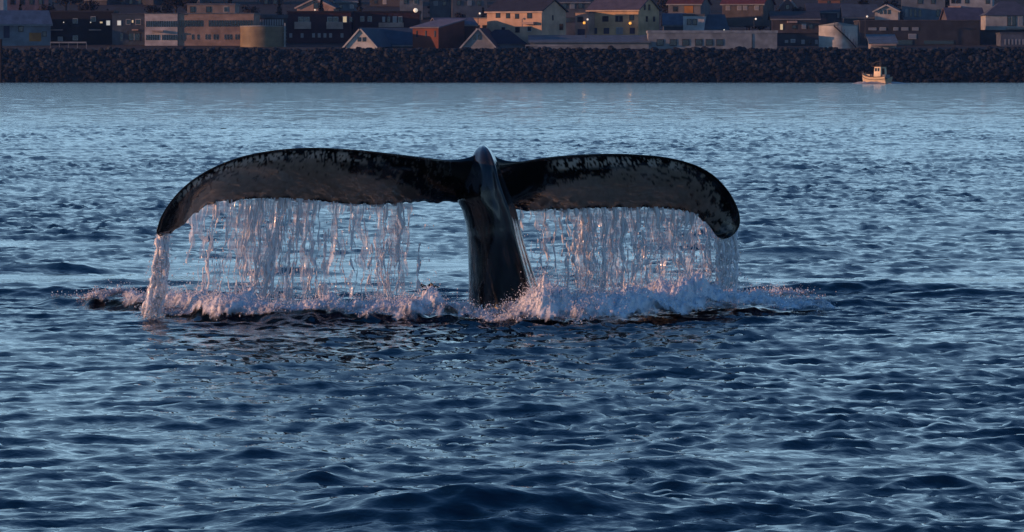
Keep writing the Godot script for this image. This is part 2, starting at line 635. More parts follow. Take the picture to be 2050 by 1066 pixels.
# one building. s: [left, right, eave, foot, ridge] in pixels of the photograph at distance d; turned by turn degrees to the left
func house(called: String, label: String, s: Array, d: float, turn: float, deep: float, roof: String, wall: Color, top: Color, windows := [], group := "buildings of the town on the far shore") -> Node3D:
	var px := d / FOCAL
	var th := deg_to_rad(turn)
	var p := at(s[0], s[3], d)
	var ln: float = (s[1] - s[0]) * px / cos(th)
	var eave: float = (s[3] - s[2]) * px
	var ridge: float = (s[3] - s[4]) * px
	houses_seen.append([(s[0] + s[1]) * 0.5, called.replace("_", " "), d])
	var o := base(called, p, -th)
	tag(o, label, "tank" if called.ends_with("tank") else "shed" if called.ends_with("shed") else "house" if called.ends_with("house") else "building", group)
	var st := tool()
	box(st, Vector3(0, -3.0, -deep), Vector3(ln, eave, 0))
	var rf := tool()
	var over := 0.4
	match roof:
		"side":          # ridge along the facade, gables left and right
			var m := -deep / 2
			for x in [0.0, ln]:
				var a := Vector3(x, eave, 0)
				var b := Vector3(x, ridge, m)
				var c := Vector3(x, eave, -deep)
				if x > 0.0:
					tri(st, a, b, c)
				else:
					tri(st, c, b, a)
			var drop := (ridge - eave) / (deep / 2) * over
			slab(rf, Vector3(-over, eave - drop, over), Vector3(ln + over, eave - drop, over), Vector3(ln + over, ridge, m), Vector3(-over, ridge, m))
			slab(rf, Vector3(-over, eave - drop, -deep - over), Vector3(ln + over, eave - drop, -deep - over), Vector3(ln + over, ridge, m), Vector3(-over, ridge, m))
		"front":         # gable towards us
			var m := ln / 2
			tri(st, Vector3(0, eave, 0), Vector3(m, ridge, 0), Vector3(ln, eave, 0))
			tri(st, Vector3(ln, eave, -deep), Vector3(m, ridge, -deep), Vector3(0, eave, -deep))
			var drop := (ridge - eave) / (ln / 2) * over
			slab(rf, Vector3(-over, eave - drop, over), Vector3(-over, eave - drop, -deep - over), Vector3(m, ridge, -deep - over), Vector3(m, ridge, over))
			slab(rf, Vector3(ln + over, eave - drop, over), Vector3(ln + over, eave - drop, -deep - over), Vector3(m, ridge, -deep - over), Vector3(m, ridge, over))
		"hip":
			var i := minf(deep / 2, ln * 0.35)
			var m := -deep / 2
			var a := Vector3(-over, eave, over)
			var b := Vector3(ln + over, eave, over)
			var c := Vector3(ln + over, eave, -deep - over)
			var e := Vector3(-over, eave, -deep - over)
			var r1 := Vector3(i, ridge, m)
			var r2 := Vector3(ln - i, ridge, m)
			face(rf, a, r1, r2, b)
			face(rf, c, r2, r1, e)
			tri(rf, e, r1, a)
			tri(rf, b, r2, c)
			face(rf, a, b, c, e)
		"mono":          # one slope, rising away from us
			tri(st, Vector3(ln, eave, 0), Vector3(ln, ridge, -deep), Vector3(ln, eave, -deep))
			tri(st, Vector3(0, eave, -deep), Vector3(0, ridge, -deep), Vector3(0, eave, 0))
			face(st, Vector3(0, eave, -deep), Vector3(ln, eave, -deep), Vector3(ln, ridge, -deep), Vector3(0, ridge, -deep))
			var drop := (ridge - eave) / deep * over
			slab(rf, Vector3(-over, eave - drop, over), Vector3(ln + over, eave - drop, over), Vector3(ln + over, ridge + drop, -deep - over), Vector3(-over, ridge + drop, -deep - over))
		_:
			box(rf, Vector3(-0.15, eave + 0.002, -deep - 0.15), Vector3(ln + 0.15, eave + maxf(ridge - eave, 0.15), 0.15))
	part("wall", st.commit(), worn(wall), o)
	part("roof", rf.commit(), worn(top, 0.8, 6.0), o)
	if roof in ["side", "front"]:
		# white boards along the eaves and the verges
		var bd := tool()
		if roof == "side":
			var drop := (ridge - eave) / (deep / 2) * over
			box(bd, Vector3(-over, eave - drop - 0.12, over + 0.002), Vector3(ln + over, eave - drop + 0.14, over + 0.06))
		else:
			var drop := (ridge - eave) / (ln / 2) * over
			slab(bd, Vector3(-over, eave - drop - 0.15, over + 0.01), Vector3(-over, eave - drop - 0.15, over + 0.08), Vector3(ln / 2, ridge - 0.15, over + 0.08), Vector3(ln / 2, ridge - 0.15, over + 0.01), 0.3)
			slab(bd, Vector3(ln + over, eave - drop - 0.15, over + 0.01), Vector3(ln + over, eave - drop - 0.15, over + 0.08), Vector3(ln / 2, ridge - 0.15, over + 0.08), Vector3(ln / 2, ridge - 0.15, over + 0.01), 0.3)
		part("barge_board", bd.commit(), worn(wall.lerp(Color(0.6, 0.6, 0.6), 0.35)), o)
	for w in windows:
		var look: String = w[4] if w.size() > 4 else ""
		var ww: float = w[2] * px
		var hh: float = w[3] * px
		var y: float = (s[3] - w[1]) * px
		if w.size() > 5:      # on the right-hand side wall
			window(o, Vector3(ln, y, -w[5] * deep), PI / 2, ww, hh, look)
		else:
			var x: float = float(w[0] - s[0]) / float(s[1] - s[0]) * ln
			match look:
				"ledge":
					part("balcony", cuboid(Vector3(x - ww / 2, y - hh / 2, 0.002), Vector3(x + ww / 2, y + hh / 2, 1.1)), worn(Color(0.5, 0.36, 0.3)), o)
				"lamp":
					lamp(o, Vector3(x, y, 1.5), ww / 2, Color(1.0, 0.86, 0.68), 0.5, 0.0)
				"orange":
					lamp(o, Vector3(x, y, 1.0), ww / 2, Color(1.0, 0.46, 0.10), 0.7, 0.4)
				"door", "orange door", "blue sign":
					part("door" if look != "blue sign" else "sign", cuboid(Vector3(x - ww / 2, y - hh / 2, -0.02), Vector3(x + ww / 2, y + hh / 2, 0.08)), worn(Color(0.42, 0.19, 0.05) if look == "orange door" else Color(0.05, 0.05, 0.09) if look == "door" else Color(0.03, 0.12, 0.32)), o)
				_:
					window(o, Vector3(x, y, 0), 0.0, ww, hh, look)
	return o

func row(x0: float, x1: float, n: int, y: float, w: float, h: float, look := "", skip := []) -> Array:
	var out := []
	for i in n:
		if not i in skip:
			out.append([lerpf(x0, x1, (i + 0.5) / n), y, w, h, look])
	return out

func ground(x: float, d: float) -> float:
	const K := [[955, -6.0], [969, 3.5], [975, 6.0], [1012, 6.6], [1060, 8.0], [1130, 12.6], [1200, 17.5], [1300, 26], [1500, 36], [2000, 48], [2600, 60], [3400, 70]]
	var h := 70.0
	for k in K.size() - 1:
		if d < K[k + 1][0]:
			h = lerpf(K[k][1], K[k + 1][1], clampf((d - K[k][0]) / (K[k + 1][0] - K[k][0]), 0.0, 1.0))
			break
	return h + clampf((d - 1010.0) / 200.0, 0.0, 6.0) * 2.2 * noise_a.get_noise_2d(x * 0.004, d * 0.004)

func build_land() -> void:
	grime = speckle(4, 0.012, 0.72, 1.0)
	mats["frame"] = worn(Color(0.45, 0.44, 0.43))
	mats["dark frame"] = worn(Color(0.06, 0.055, 0.055))
	mats["glass"] = mat(Color(0.012, 0.014, 0.018), 0.12, 0.5)
	mats["pale glass"] = mat(Color(0.2, 0.2, 0.22), 0.3, 0.5)
	for k in [["lit", Color(1.0, 0.95, 0.86), 0.45], ["warm", Color(1.0, 0.7, 0.35), 0.5]]:
		var m := mat(Color(0.3, 0.3, 0.3), 0.4)
		m.emission_enabled = true
		m.emission = k[1].linear_to_srgb()
		m.emission_energy_multiplier = k[2]
		mats[k[0]] = m
	var st := tool()
	st.set_smooth_group(0)
	var ds := [954.0, 962.0, 969.0, 975.0, 990.0, 1012.0]
	while ds[-1] < 3300.0:
		ds.append(ds[-1] * 1.025)
	var n := 90
	for j in ds.size() - 1:
		for i in n:
			var q := []
			for k in [[0, 0], [0, 1], [1, 1], [1, 0]]:
				var x := lerpf(-900, 900, (i + k[0]) / float(n))
				var d: float = ds[j + k[1]]
				q.append(Vector3(x, ground(x, d), -d))
			for k in [0, 1, 2, 0, 2, 3]:
				st.add_vertex(q[k])
	st.index()
	st.generate_normals()
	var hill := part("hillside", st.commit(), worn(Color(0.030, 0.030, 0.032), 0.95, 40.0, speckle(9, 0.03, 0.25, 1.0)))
	tag(hill, "dark wooded hillside rising behind the harbour town", "hillside", "", "structure")

func boulder_mesh(k: int) -> Mesh:
	var f := FastNoiseLite.new()
	f.seed = 60 + k
	f.frequency = 0.9
	var s := SphereMesh.new()
	s.radial_segments = 9
	s.rings = 5
	s.radius = 1.0
	s.height = 2.0
	var a := s.get_mesh_arrays()
	var v: PackedVector3Array = a[Mesh.ARRAY_VERTEX]
	for i in v.size():
		var p := v[i]
		# cut flats into the stone
		var r := 1.0 + 0.35 * f.get_noise_3dv(p * 1.3)
		for c in 5:
			var h := Vector3(sin(c * 2.4 + k), cos(c * 1.7 + k * 2), sin(c * 4.1 + 1 + k)).normalized()
			r = minf(r, 0.78 / maxf(p.dot(h), 0.3))
		v[i] = p * r
	var st := tool()
	var ix: PackedInt32Array = a[Mesh.ARRAY_INDEX]
	for t in range(0, ix.size(), 3):
		tri(st, v[ix[t]], v[ix[t + 1]], v[ix[t + 2]])
	return st.commit()

func build_breakwater() -> void:
	var o := base("rock_breakwater", Vector3(0, 0, -960))
	tag(o, "long dark breakwater of piled boulders along the far shore, wet and black at its foot", "breakwater")
	# the bank the stones lie on
	var st := tool()
	var n := 60
	for i in n:
		var x0 := lerpf(-190, 190, i / float(n))
		var x1 := lerpf(-190, 190, (i + 1) / float(n))
		var prof := [Vector2(2, -1.5), Vector2(-9, 5.6), Vector2(-14, 5.8), Vector2(-20, 5.0)]
		for k in 3:
			face(st, Vector3(x0, prof[k].y, prof[k].x), Vector3(x0, prof[k + 1].y, prof[k + 1].x), Vector3(x1, prof[k + 1].y, prof[k + 1].x), Vector3(x1, prof[k].y, prof[k].x))
	part("bank", st.commit(), worn(Color(0.022, 0.022, 0.024), 0.95), o)
	var shapes := []
	for k in 5:
		shapes.append(boulder_mesh(k))
	var tex := speckle(31, 0.05, 0.5, 1.0)
	var tones := []
	for c in [Color(0.006, 0.009, 0.013), Color(0.018, 0.025, 0.034), Color(0.025, 0.034, 0.044), Color(0.036, 0.046, 0.057), Color(0.058, 0.07, 0.08)]:
		tones.append(worn(c, 0.9, 3.0, tex))
	var r := RandomNumberGenerator.new()
	r.seed = 77
	var all := []
	for i in 9500:
		var t := pow(r.randf(), 0.9)              # 0 at the water, 1 on the crest
		var x := r.randf_range(-150, 150)
		var p := Vector3(x, lerpf(-0.6, 5.9, t) + r.randf_range(-0.1, 0.3), lerpf(0.8, -9.6, t))
		if r.randf() < 0.12:
			p = Vector3(x, 5.7 + r.randf_range(0, 0.5), r.randf_range(-12, -9))
			t = 1.0
		var size := 0.30 + 0.52 * pow(r.randf(), 3.0)
		var tone := 0 if p.y < 2.1 + 0.5 * sin(x * 0.2) else clampi(1 + int(r.randf() * r.randf() * 4.6), 1, 4)
		if tone == 0 and r.randf() < 0.04:
			tone = 1
		all.append([size, p, tone, r.randi() % 5, Vector3(r.randf() * TAU, r.randf() * TAU, r.randf() * TAU), Vector3(1.0, 0.7 + 0.3 * r.randf(), 0.8 + 0.4 * r.randf())])
	all.sort_custom(func(a, b): return a[0] > b[0] if a[0] != b[0] else a[1].x < b[1].x)
	var singles := 0
	var rest := [[], [], [], [], []]
	for a in all:
		var b := Basis.from_euler(a[4]).scaled(a[5] * a[0])
		if singles < 300 and absf(a[1].x) < 96.0 and a[1].y > 0.3:
			var m := part("boulder", shapes[a[3]], tones[a[2]], o)
			m.transform = Transform3D(b, a[1])
			singles += 1
		else:
			rest[a[2]].append([Transform3D(b, a[1])])
	for k in 5:
		var mm := MultiMesh.new()
		mm.transform_format = MultiMesh.TRANSFORM_3D
		mm.mesh = shapes[k]
		mm.instance_count = rest[k].size()
		for i in rest[k].size():
			mm.set_instance_transform(i, rest[k][i][0])
		var c := MultiMeshInstance3D.new()
		c.name = numbered("heaped_stones", o)
		c.multimesh = mm
		c.material_override = tones[k]
		o.add_child(c, true)
		c.set_meta("kind", "stuff")

func tree_shape(kind: int) -> Array:
	var r := RandomNumberGenerator.new()
	r.seed = 100 + kind
	var tr := tool()
	tube(tr, [Vector3(0, -1, 0), Vector3(0.05, 2.0, 0), Vector3(0.0, 4.4, 0.05)], [0.22, 0.16, 0.05], 6)
	for k in 6:
		var a := k * 1.9
		tube(tr, [Vector3(0, 1.4 + k * 0.35, 0), Vector3(sin(a) * 0.9, 2.4 + k * 0.4, cos(a) * 0.9), Vector3(sin(a) * 1.4, 3.1 + k * 0.4, cos(a) * 1.4)], [0.08, 0.05, 0.02], 4)
	var cr := tool()
	for i in 520:
		var p: Vector3
		if kind % 2 == 0:       # spreading
			var d := Vector3(r.randfn(), r.randfn(), r.randfn()).normalized() * pow(r.randf(), 0.4)
			var lobe := Vector3(sin(i % 5 * 1.3) * 0.7, (i % 5) * 0.35, cos(i % 5 * 2.1) * 0.7)
			p = Vector3(0, 2.8, 0) + lobe + d * Vector3(1.2, 0.9, 1.2)
		else:                   # spruce
			var h := pow(r.randf(), 1.4)
			var a := r.randf() * TAU
			var w := (1.0 - h) * 1.35 * (0.75 + 0.25 * sin(h * 40.0)) * pow(r.randf(), 0.35)
			p = Vector3(sin(a) * w, 0.7 + h * 4.8, cos(a) * w)
		var q := Basis.from_euler(Vector3(r.randf() * TAU, r.randf() * TAU, r.randf() * TAU)) * (0.22 + 0.2 * r.randf())
		tri(cr, p + q * Vector3(-0.7, 0, 0), p + q * Vector3(0.2, 1, 0.2), p + q * Vector3(0.7, -0.3, 0))
	return [tr.commit(), cr.commit()]

func tube(st: SurfaceTool, path: Array, radii: Array, sides: int, closed := true) -> void:
	var rings := []
	for i in path.size():
		var t: Vector3 = (path[mini(i + 1, path.size() - 1)] - path[maxi(i - 1, 0)]).normalized()
		var u := t.cross(Vector3.RIGHT if absf(t.x) < 0.8 else Vector3.UP).normalized()
		var w := t.cross(u)
		var ring := []
		for k in sides:
			var a := TAU * k / sides
			ring.append([path[i] + (u * cos(a) + w * sin(a)) * radii[i], u * cos(a) + w * sin(a)])
		rings.append(ring)
	for i in path.size() - 1:
		for k in sides:
			var l := (k + 1) % sides
			for p in [rings[i][k], rings[i + 1][k], rings[i + 1][l], rings[i][k], rings[i + 1][l], rings[i][l]]:
				st.set_normal(p[1])
				st.add_vertex(p[0])
	if closed:
		for e in [0, path.size() - 1]:
			for k in sides:
				var l := (k + 1) % sides
				var c: Vector3 = path[e]
				if e == 0:
					tri(st, c, rings[e][k][0], rings[e][l][0])
				else:
					tri(st, c, rings[e][l][0], rings[e][k][0])

func build_trees() -> void:
	var protos := []
	for k in 4:
		var s := tree_shape(k)
		var o := base("hillside_tree", Vector3.ZERO)
		part("trunk", s[0], worn(Color(0.035, 0.03, 0.028)), o)
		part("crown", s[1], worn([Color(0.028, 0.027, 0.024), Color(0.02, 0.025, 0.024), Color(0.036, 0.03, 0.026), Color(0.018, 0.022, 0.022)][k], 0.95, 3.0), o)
		protos.append(o)
	var r := RandomNumberGenerator.new()
	r.seed = 51
	# column in the photograph, distance, height
	var spots := []
	for i in 110:
		spots.append([r.randf_range(-60, 2110), [1092, 1098, 1104, 1150, 1165, 1220, 1260, 1330][r.randi() % 8] + r.randf_range(-6, 6), r.randf_range(3.0, 7.5)])
	for i in spots.size():
		var s: Array = spots[i]
		var k := r.randi() % 4
		var o: Node3D = protos[k]
		if o.has_meta("label"):
			o = protos[k].duplicate()
			o.name = numbered("hillside_tree", self)
			add_child(o, true)
		var p := at(s[0], 100, s[1])
		o.position = Vector3(p.x, ground(p.x, s[1]), -s[1])
		o.rotation.y = r.randf() * TAU
		o.scale = Vector3.ONE * s[2] / 5.2
		var by: Array = houses_seen[0]
		for h in houses_seen:
			if h[2] < s[1] and absf(h[0] - s[0]) < absf(by[0] - s[0]):
				by = h
		var size: String = "tall" if s[2] > 6.2 else "low" if s[2] < 4.2 else "dark"
		var sort: String = "spruce" if k % 2 else "leafless broad tree"
		tag(o, "%s %s on the slope behind the %s, %s side" % [size, sort, by[1], "left" if s[0] < by[0] else "right"], "tree", "dark trees among the houses")

func build_town() -> void:
	var red := Color(0.055, 0.018, 0.02)
	var dark := Color(0.022, 0.018, 0.018)
	var slate := Color(0.09, 0.10, 0.12)
	var blue_roof := Color(0.05, 0.09, 0.13)
	var white := Color(0.5, 0.49, 0.48)
	var cream := Color(0.62, 0.46, 0.34)
	var grey := Color(0.18, 0.19, 0.21)
	# ---- back rows first
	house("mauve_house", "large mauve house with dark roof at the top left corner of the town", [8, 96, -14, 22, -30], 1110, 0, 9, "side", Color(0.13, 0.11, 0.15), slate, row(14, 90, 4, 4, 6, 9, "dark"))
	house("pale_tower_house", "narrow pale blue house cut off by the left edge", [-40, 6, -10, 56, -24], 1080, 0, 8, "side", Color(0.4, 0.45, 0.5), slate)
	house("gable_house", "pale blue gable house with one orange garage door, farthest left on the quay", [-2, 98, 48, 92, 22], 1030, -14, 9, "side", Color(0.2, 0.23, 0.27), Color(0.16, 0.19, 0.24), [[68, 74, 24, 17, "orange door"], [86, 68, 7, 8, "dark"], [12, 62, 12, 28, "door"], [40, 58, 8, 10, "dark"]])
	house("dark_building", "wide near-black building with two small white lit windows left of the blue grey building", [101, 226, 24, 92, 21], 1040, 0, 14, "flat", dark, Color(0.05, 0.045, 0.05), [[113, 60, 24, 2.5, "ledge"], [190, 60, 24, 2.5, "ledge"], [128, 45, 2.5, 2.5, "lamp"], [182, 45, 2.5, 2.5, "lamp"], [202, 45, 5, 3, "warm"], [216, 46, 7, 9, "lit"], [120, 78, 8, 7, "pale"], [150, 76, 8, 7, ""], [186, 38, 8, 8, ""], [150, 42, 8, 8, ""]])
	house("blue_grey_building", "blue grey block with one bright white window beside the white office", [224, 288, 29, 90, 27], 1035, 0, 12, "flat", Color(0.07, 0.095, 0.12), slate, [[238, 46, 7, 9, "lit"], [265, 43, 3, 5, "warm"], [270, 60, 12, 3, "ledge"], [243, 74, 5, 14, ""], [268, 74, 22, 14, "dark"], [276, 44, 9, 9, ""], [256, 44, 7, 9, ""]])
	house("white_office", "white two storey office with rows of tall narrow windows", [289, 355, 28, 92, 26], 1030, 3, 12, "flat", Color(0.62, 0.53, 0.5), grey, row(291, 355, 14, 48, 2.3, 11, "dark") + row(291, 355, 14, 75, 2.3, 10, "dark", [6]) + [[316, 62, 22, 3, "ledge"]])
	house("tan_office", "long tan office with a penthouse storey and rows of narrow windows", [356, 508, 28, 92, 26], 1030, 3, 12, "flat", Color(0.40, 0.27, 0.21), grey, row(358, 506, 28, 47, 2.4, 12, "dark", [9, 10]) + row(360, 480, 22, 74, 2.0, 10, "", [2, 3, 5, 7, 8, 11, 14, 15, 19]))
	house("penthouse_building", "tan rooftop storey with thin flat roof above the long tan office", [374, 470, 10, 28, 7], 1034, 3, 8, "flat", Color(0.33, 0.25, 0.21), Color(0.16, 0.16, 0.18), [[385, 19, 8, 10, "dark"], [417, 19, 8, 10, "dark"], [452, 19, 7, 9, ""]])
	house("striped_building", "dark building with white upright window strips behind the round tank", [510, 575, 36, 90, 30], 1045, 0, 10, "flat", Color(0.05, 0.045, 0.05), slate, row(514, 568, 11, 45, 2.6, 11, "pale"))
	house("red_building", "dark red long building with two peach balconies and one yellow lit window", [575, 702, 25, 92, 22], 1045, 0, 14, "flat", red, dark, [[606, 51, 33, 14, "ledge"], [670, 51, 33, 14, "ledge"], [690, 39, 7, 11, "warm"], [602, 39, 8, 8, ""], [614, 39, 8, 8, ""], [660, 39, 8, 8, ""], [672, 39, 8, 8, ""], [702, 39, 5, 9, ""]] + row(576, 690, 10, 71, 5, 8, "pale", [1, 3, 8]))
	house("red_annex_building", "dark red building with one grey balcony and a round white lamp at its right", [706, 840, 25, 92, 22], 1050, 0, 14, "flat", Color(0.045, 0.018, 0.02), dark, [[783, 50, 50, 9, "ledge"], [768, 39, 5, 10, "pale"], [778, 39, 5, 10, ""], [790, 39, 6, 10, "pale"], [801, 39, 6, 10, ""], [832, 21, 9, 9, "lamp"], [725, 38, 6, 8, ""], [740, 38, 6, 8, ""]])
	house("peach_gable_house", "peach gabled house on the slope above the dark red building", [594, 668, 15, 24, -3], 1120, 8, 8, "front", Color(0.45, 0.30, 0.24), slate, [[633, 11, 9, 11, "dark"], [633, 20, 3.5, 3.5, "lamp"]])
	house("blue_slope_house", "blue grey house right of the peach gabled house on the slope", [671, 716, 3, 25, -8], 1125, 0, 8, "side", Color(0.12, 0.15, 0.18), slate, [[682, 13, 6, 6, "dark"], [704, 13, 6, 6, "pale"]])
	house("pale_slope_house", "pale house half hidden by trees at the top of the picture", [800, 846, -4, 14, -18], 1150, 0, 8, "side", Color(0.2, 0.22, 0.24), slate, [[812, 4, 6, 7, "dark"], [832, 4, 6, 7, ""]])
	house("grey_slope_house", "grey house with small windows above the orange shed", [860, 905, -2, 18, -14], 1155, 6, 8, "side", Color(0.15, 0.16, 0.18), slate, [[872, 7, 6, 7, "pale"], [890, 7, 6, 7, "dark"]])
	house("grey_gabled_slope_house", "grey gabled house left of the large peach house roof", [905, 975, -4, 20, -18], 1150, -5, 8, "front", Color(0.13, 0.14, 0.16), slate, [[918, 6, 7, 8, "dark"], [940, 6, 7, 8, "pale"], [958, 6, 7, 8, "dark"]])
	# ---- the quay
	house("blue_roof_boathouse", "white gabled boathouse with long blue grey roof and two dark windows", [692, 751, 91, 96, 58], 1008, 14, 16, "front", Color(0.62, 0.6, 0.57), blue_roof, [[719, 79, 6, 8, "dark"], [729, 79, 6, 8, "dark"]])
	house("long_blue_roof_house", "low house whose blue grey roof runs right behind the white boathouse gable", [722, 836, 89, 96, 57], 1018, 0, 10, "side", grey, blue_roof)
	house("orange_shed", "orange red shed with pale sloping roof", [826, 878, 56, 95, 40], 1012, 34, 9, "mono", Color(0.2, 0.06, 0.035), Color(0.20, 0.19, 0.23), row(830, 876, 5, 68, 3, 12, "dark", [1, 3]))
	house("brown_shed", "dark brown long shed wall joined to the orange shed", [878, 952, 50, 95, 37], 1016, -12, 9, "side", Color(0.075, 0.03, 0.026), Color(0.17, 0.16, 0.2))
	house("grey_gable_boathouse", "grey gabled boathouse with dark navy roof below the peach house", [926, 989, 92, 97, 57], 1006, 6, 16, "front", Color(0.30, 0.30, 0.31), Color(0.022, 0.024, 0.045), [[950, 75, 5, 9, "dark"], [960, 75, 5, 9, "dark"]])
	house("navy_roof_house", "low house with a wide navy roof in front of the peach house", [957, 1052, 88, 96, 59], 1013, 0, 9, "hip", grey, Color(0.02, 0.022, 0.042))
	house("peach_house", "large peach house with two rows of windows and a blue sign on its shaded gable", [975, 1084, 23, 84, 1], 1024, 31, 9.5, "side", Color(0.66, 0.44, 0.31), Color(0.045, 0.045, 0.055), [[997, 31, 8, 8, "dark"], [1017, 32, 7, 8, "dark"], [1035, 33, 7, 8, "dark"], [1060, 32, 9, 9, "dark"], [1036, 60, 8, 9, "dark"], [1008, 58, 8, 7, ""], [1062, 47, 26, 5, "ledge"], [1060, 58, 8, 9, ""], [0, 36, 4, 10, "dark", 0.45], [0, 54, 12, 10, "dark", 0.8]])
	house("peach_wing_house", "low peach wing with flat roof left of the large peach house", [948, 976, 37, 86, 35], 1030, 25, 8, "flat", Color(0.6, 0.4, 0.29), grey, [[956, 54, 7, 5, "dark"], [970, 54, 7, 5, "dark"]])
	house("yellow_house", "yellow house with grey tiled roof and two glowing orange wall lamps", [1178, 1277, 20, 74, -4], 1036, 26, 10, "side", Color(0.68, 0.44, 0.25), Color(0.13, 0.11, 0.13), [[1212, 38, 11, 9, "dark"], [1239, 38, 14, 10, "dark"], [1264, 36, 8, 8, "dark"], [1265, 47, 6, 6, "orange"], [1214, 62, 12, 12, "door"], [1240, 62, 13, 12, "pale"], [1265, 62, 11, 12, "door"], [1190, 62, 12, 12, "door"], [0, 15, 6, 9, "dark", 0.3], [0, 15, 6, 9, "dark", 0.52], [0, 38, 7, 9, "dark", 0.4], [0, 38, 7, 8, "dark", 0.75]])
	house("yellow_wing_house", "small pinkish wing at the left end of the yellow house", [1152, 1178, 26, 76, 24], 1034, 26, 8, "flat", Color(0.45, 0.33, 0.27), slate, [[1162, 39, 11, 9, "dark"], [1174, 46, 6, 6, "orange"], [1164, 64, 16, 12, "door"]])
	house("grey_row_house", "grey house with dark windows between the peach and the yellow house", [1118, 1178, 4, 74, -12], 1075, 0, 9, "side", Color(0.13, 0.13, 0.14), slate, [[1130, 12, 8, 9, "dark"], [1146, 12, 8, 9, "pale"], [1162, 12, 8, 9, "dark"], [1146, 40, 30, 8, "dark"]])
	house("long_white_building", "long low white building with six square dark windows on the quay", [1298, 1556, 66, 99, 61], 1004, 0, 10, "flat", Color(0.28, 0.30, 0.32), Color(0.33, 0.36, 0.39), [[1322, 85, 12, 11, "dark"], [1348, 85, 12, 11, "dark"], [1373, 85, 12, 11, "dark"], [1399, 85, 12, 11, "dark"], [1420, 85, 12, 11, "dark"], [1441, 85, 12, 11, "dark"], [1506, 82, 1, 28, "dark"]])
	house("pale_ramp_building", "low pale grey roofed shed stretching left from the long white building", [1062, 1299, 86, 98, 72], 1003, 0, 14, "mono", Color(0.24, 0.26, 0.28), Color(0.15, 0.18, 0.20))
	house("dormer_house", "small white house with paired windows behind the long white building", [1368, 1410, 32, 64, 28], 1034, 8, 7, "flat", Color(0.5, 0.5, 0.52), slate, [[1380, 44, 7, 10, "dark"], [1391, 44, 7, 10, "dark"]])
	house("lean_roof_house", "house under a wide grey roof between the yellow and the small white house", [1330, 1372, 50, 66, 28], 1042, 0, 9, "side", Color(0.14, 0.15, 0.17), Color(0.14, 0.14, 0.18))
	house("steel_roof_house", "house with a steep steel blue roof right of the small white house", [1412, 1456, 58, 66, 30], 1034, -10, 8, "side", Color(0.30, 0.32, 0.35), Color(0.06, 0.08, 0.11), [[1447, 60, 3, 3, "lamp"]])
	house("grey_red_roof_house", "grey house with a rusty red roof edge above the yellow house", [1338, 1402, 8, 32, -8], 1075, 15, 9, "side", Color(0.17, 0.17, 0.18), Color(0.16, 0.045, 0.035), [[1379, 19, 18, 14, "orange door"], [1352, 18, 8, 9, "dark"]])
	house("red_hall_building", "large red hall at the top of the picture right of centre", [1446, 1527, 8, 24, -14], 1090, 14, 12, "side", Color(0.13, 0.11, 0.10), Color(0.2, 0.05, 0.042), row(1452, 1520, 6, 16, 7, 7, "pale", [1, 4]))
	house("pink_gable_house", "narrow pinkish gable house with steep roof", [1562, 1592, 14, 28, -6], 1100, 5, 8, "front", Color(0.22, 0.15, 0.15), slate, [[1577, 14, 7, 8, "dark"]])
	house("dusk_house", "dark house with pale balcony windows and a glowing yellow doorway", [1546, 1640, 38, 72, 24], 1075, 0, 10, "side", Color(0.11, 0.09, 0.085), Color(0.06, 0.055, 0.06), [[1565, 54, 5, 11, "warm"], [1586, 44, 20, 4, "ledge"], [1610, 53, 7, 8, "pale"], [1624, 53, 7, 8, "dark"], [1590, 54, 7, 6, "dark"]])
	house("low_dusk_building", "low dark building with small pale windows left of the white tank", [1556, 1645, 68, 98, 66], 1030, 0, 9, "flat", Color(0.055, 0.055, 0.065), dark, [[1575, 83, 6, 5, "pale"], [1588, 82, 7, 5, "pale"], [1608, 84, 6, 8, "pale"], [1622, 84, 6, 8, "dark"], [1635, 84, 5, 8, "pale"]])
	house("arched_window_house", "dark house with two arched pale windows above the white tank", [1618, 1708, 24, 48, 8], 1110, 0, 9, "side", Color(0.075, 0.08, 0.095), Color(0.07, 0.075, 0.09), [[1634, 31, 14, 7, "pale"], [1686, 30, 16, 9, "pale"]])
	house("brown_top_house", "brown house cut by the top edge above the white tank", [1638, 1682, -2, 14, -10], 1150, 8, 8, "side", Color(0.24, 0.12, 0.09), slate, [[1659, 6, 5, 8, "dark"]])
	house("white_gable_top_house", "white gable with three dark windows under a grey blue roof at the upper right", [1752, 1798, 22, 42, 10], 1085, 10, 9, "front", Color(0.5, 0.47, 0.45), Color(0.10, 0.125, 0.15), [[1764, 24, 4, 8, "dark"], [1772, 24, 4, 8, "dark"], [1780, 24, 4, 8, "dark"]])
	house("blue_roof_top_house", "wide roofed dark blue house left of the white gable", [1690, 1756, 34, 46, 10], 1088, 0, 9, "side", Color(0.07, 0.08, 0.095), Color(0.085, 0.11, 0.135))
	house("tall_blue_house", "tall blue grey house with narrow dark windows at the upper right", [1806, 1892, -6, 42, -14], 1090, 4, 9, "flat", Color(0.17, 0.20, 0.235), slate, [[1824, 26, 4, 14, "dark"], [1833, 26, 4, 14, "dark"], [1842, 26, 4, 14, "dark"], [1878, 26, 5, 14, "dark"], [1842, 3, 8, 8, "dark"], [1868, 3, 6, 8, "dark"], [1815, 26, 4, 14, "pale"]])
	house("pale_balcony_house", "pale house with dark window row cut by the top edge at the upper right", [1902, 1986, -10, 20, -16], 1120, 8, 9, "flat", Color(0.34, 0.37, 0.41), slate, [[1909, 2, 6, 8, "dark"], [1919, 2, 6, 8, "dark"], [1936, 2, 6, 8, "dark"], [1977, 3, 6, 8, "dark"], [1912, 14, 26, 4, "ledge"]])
	house("hip_roof_house", "white walled house with a broad slate hip roof at the right edge", [1974, 2072, 31, 62, 2], 1060, 0, 11, "hip", Color(0.44, 0.43, 0.42), Color(0.095, 0.10, 0.125), [[2026, 42, 16, 18, "dark"], [2044, 42, 8, 18, "pale"], [2055, 42, 8, 18, "dark"], [2036, 57, 40, 4, "ledge"]])
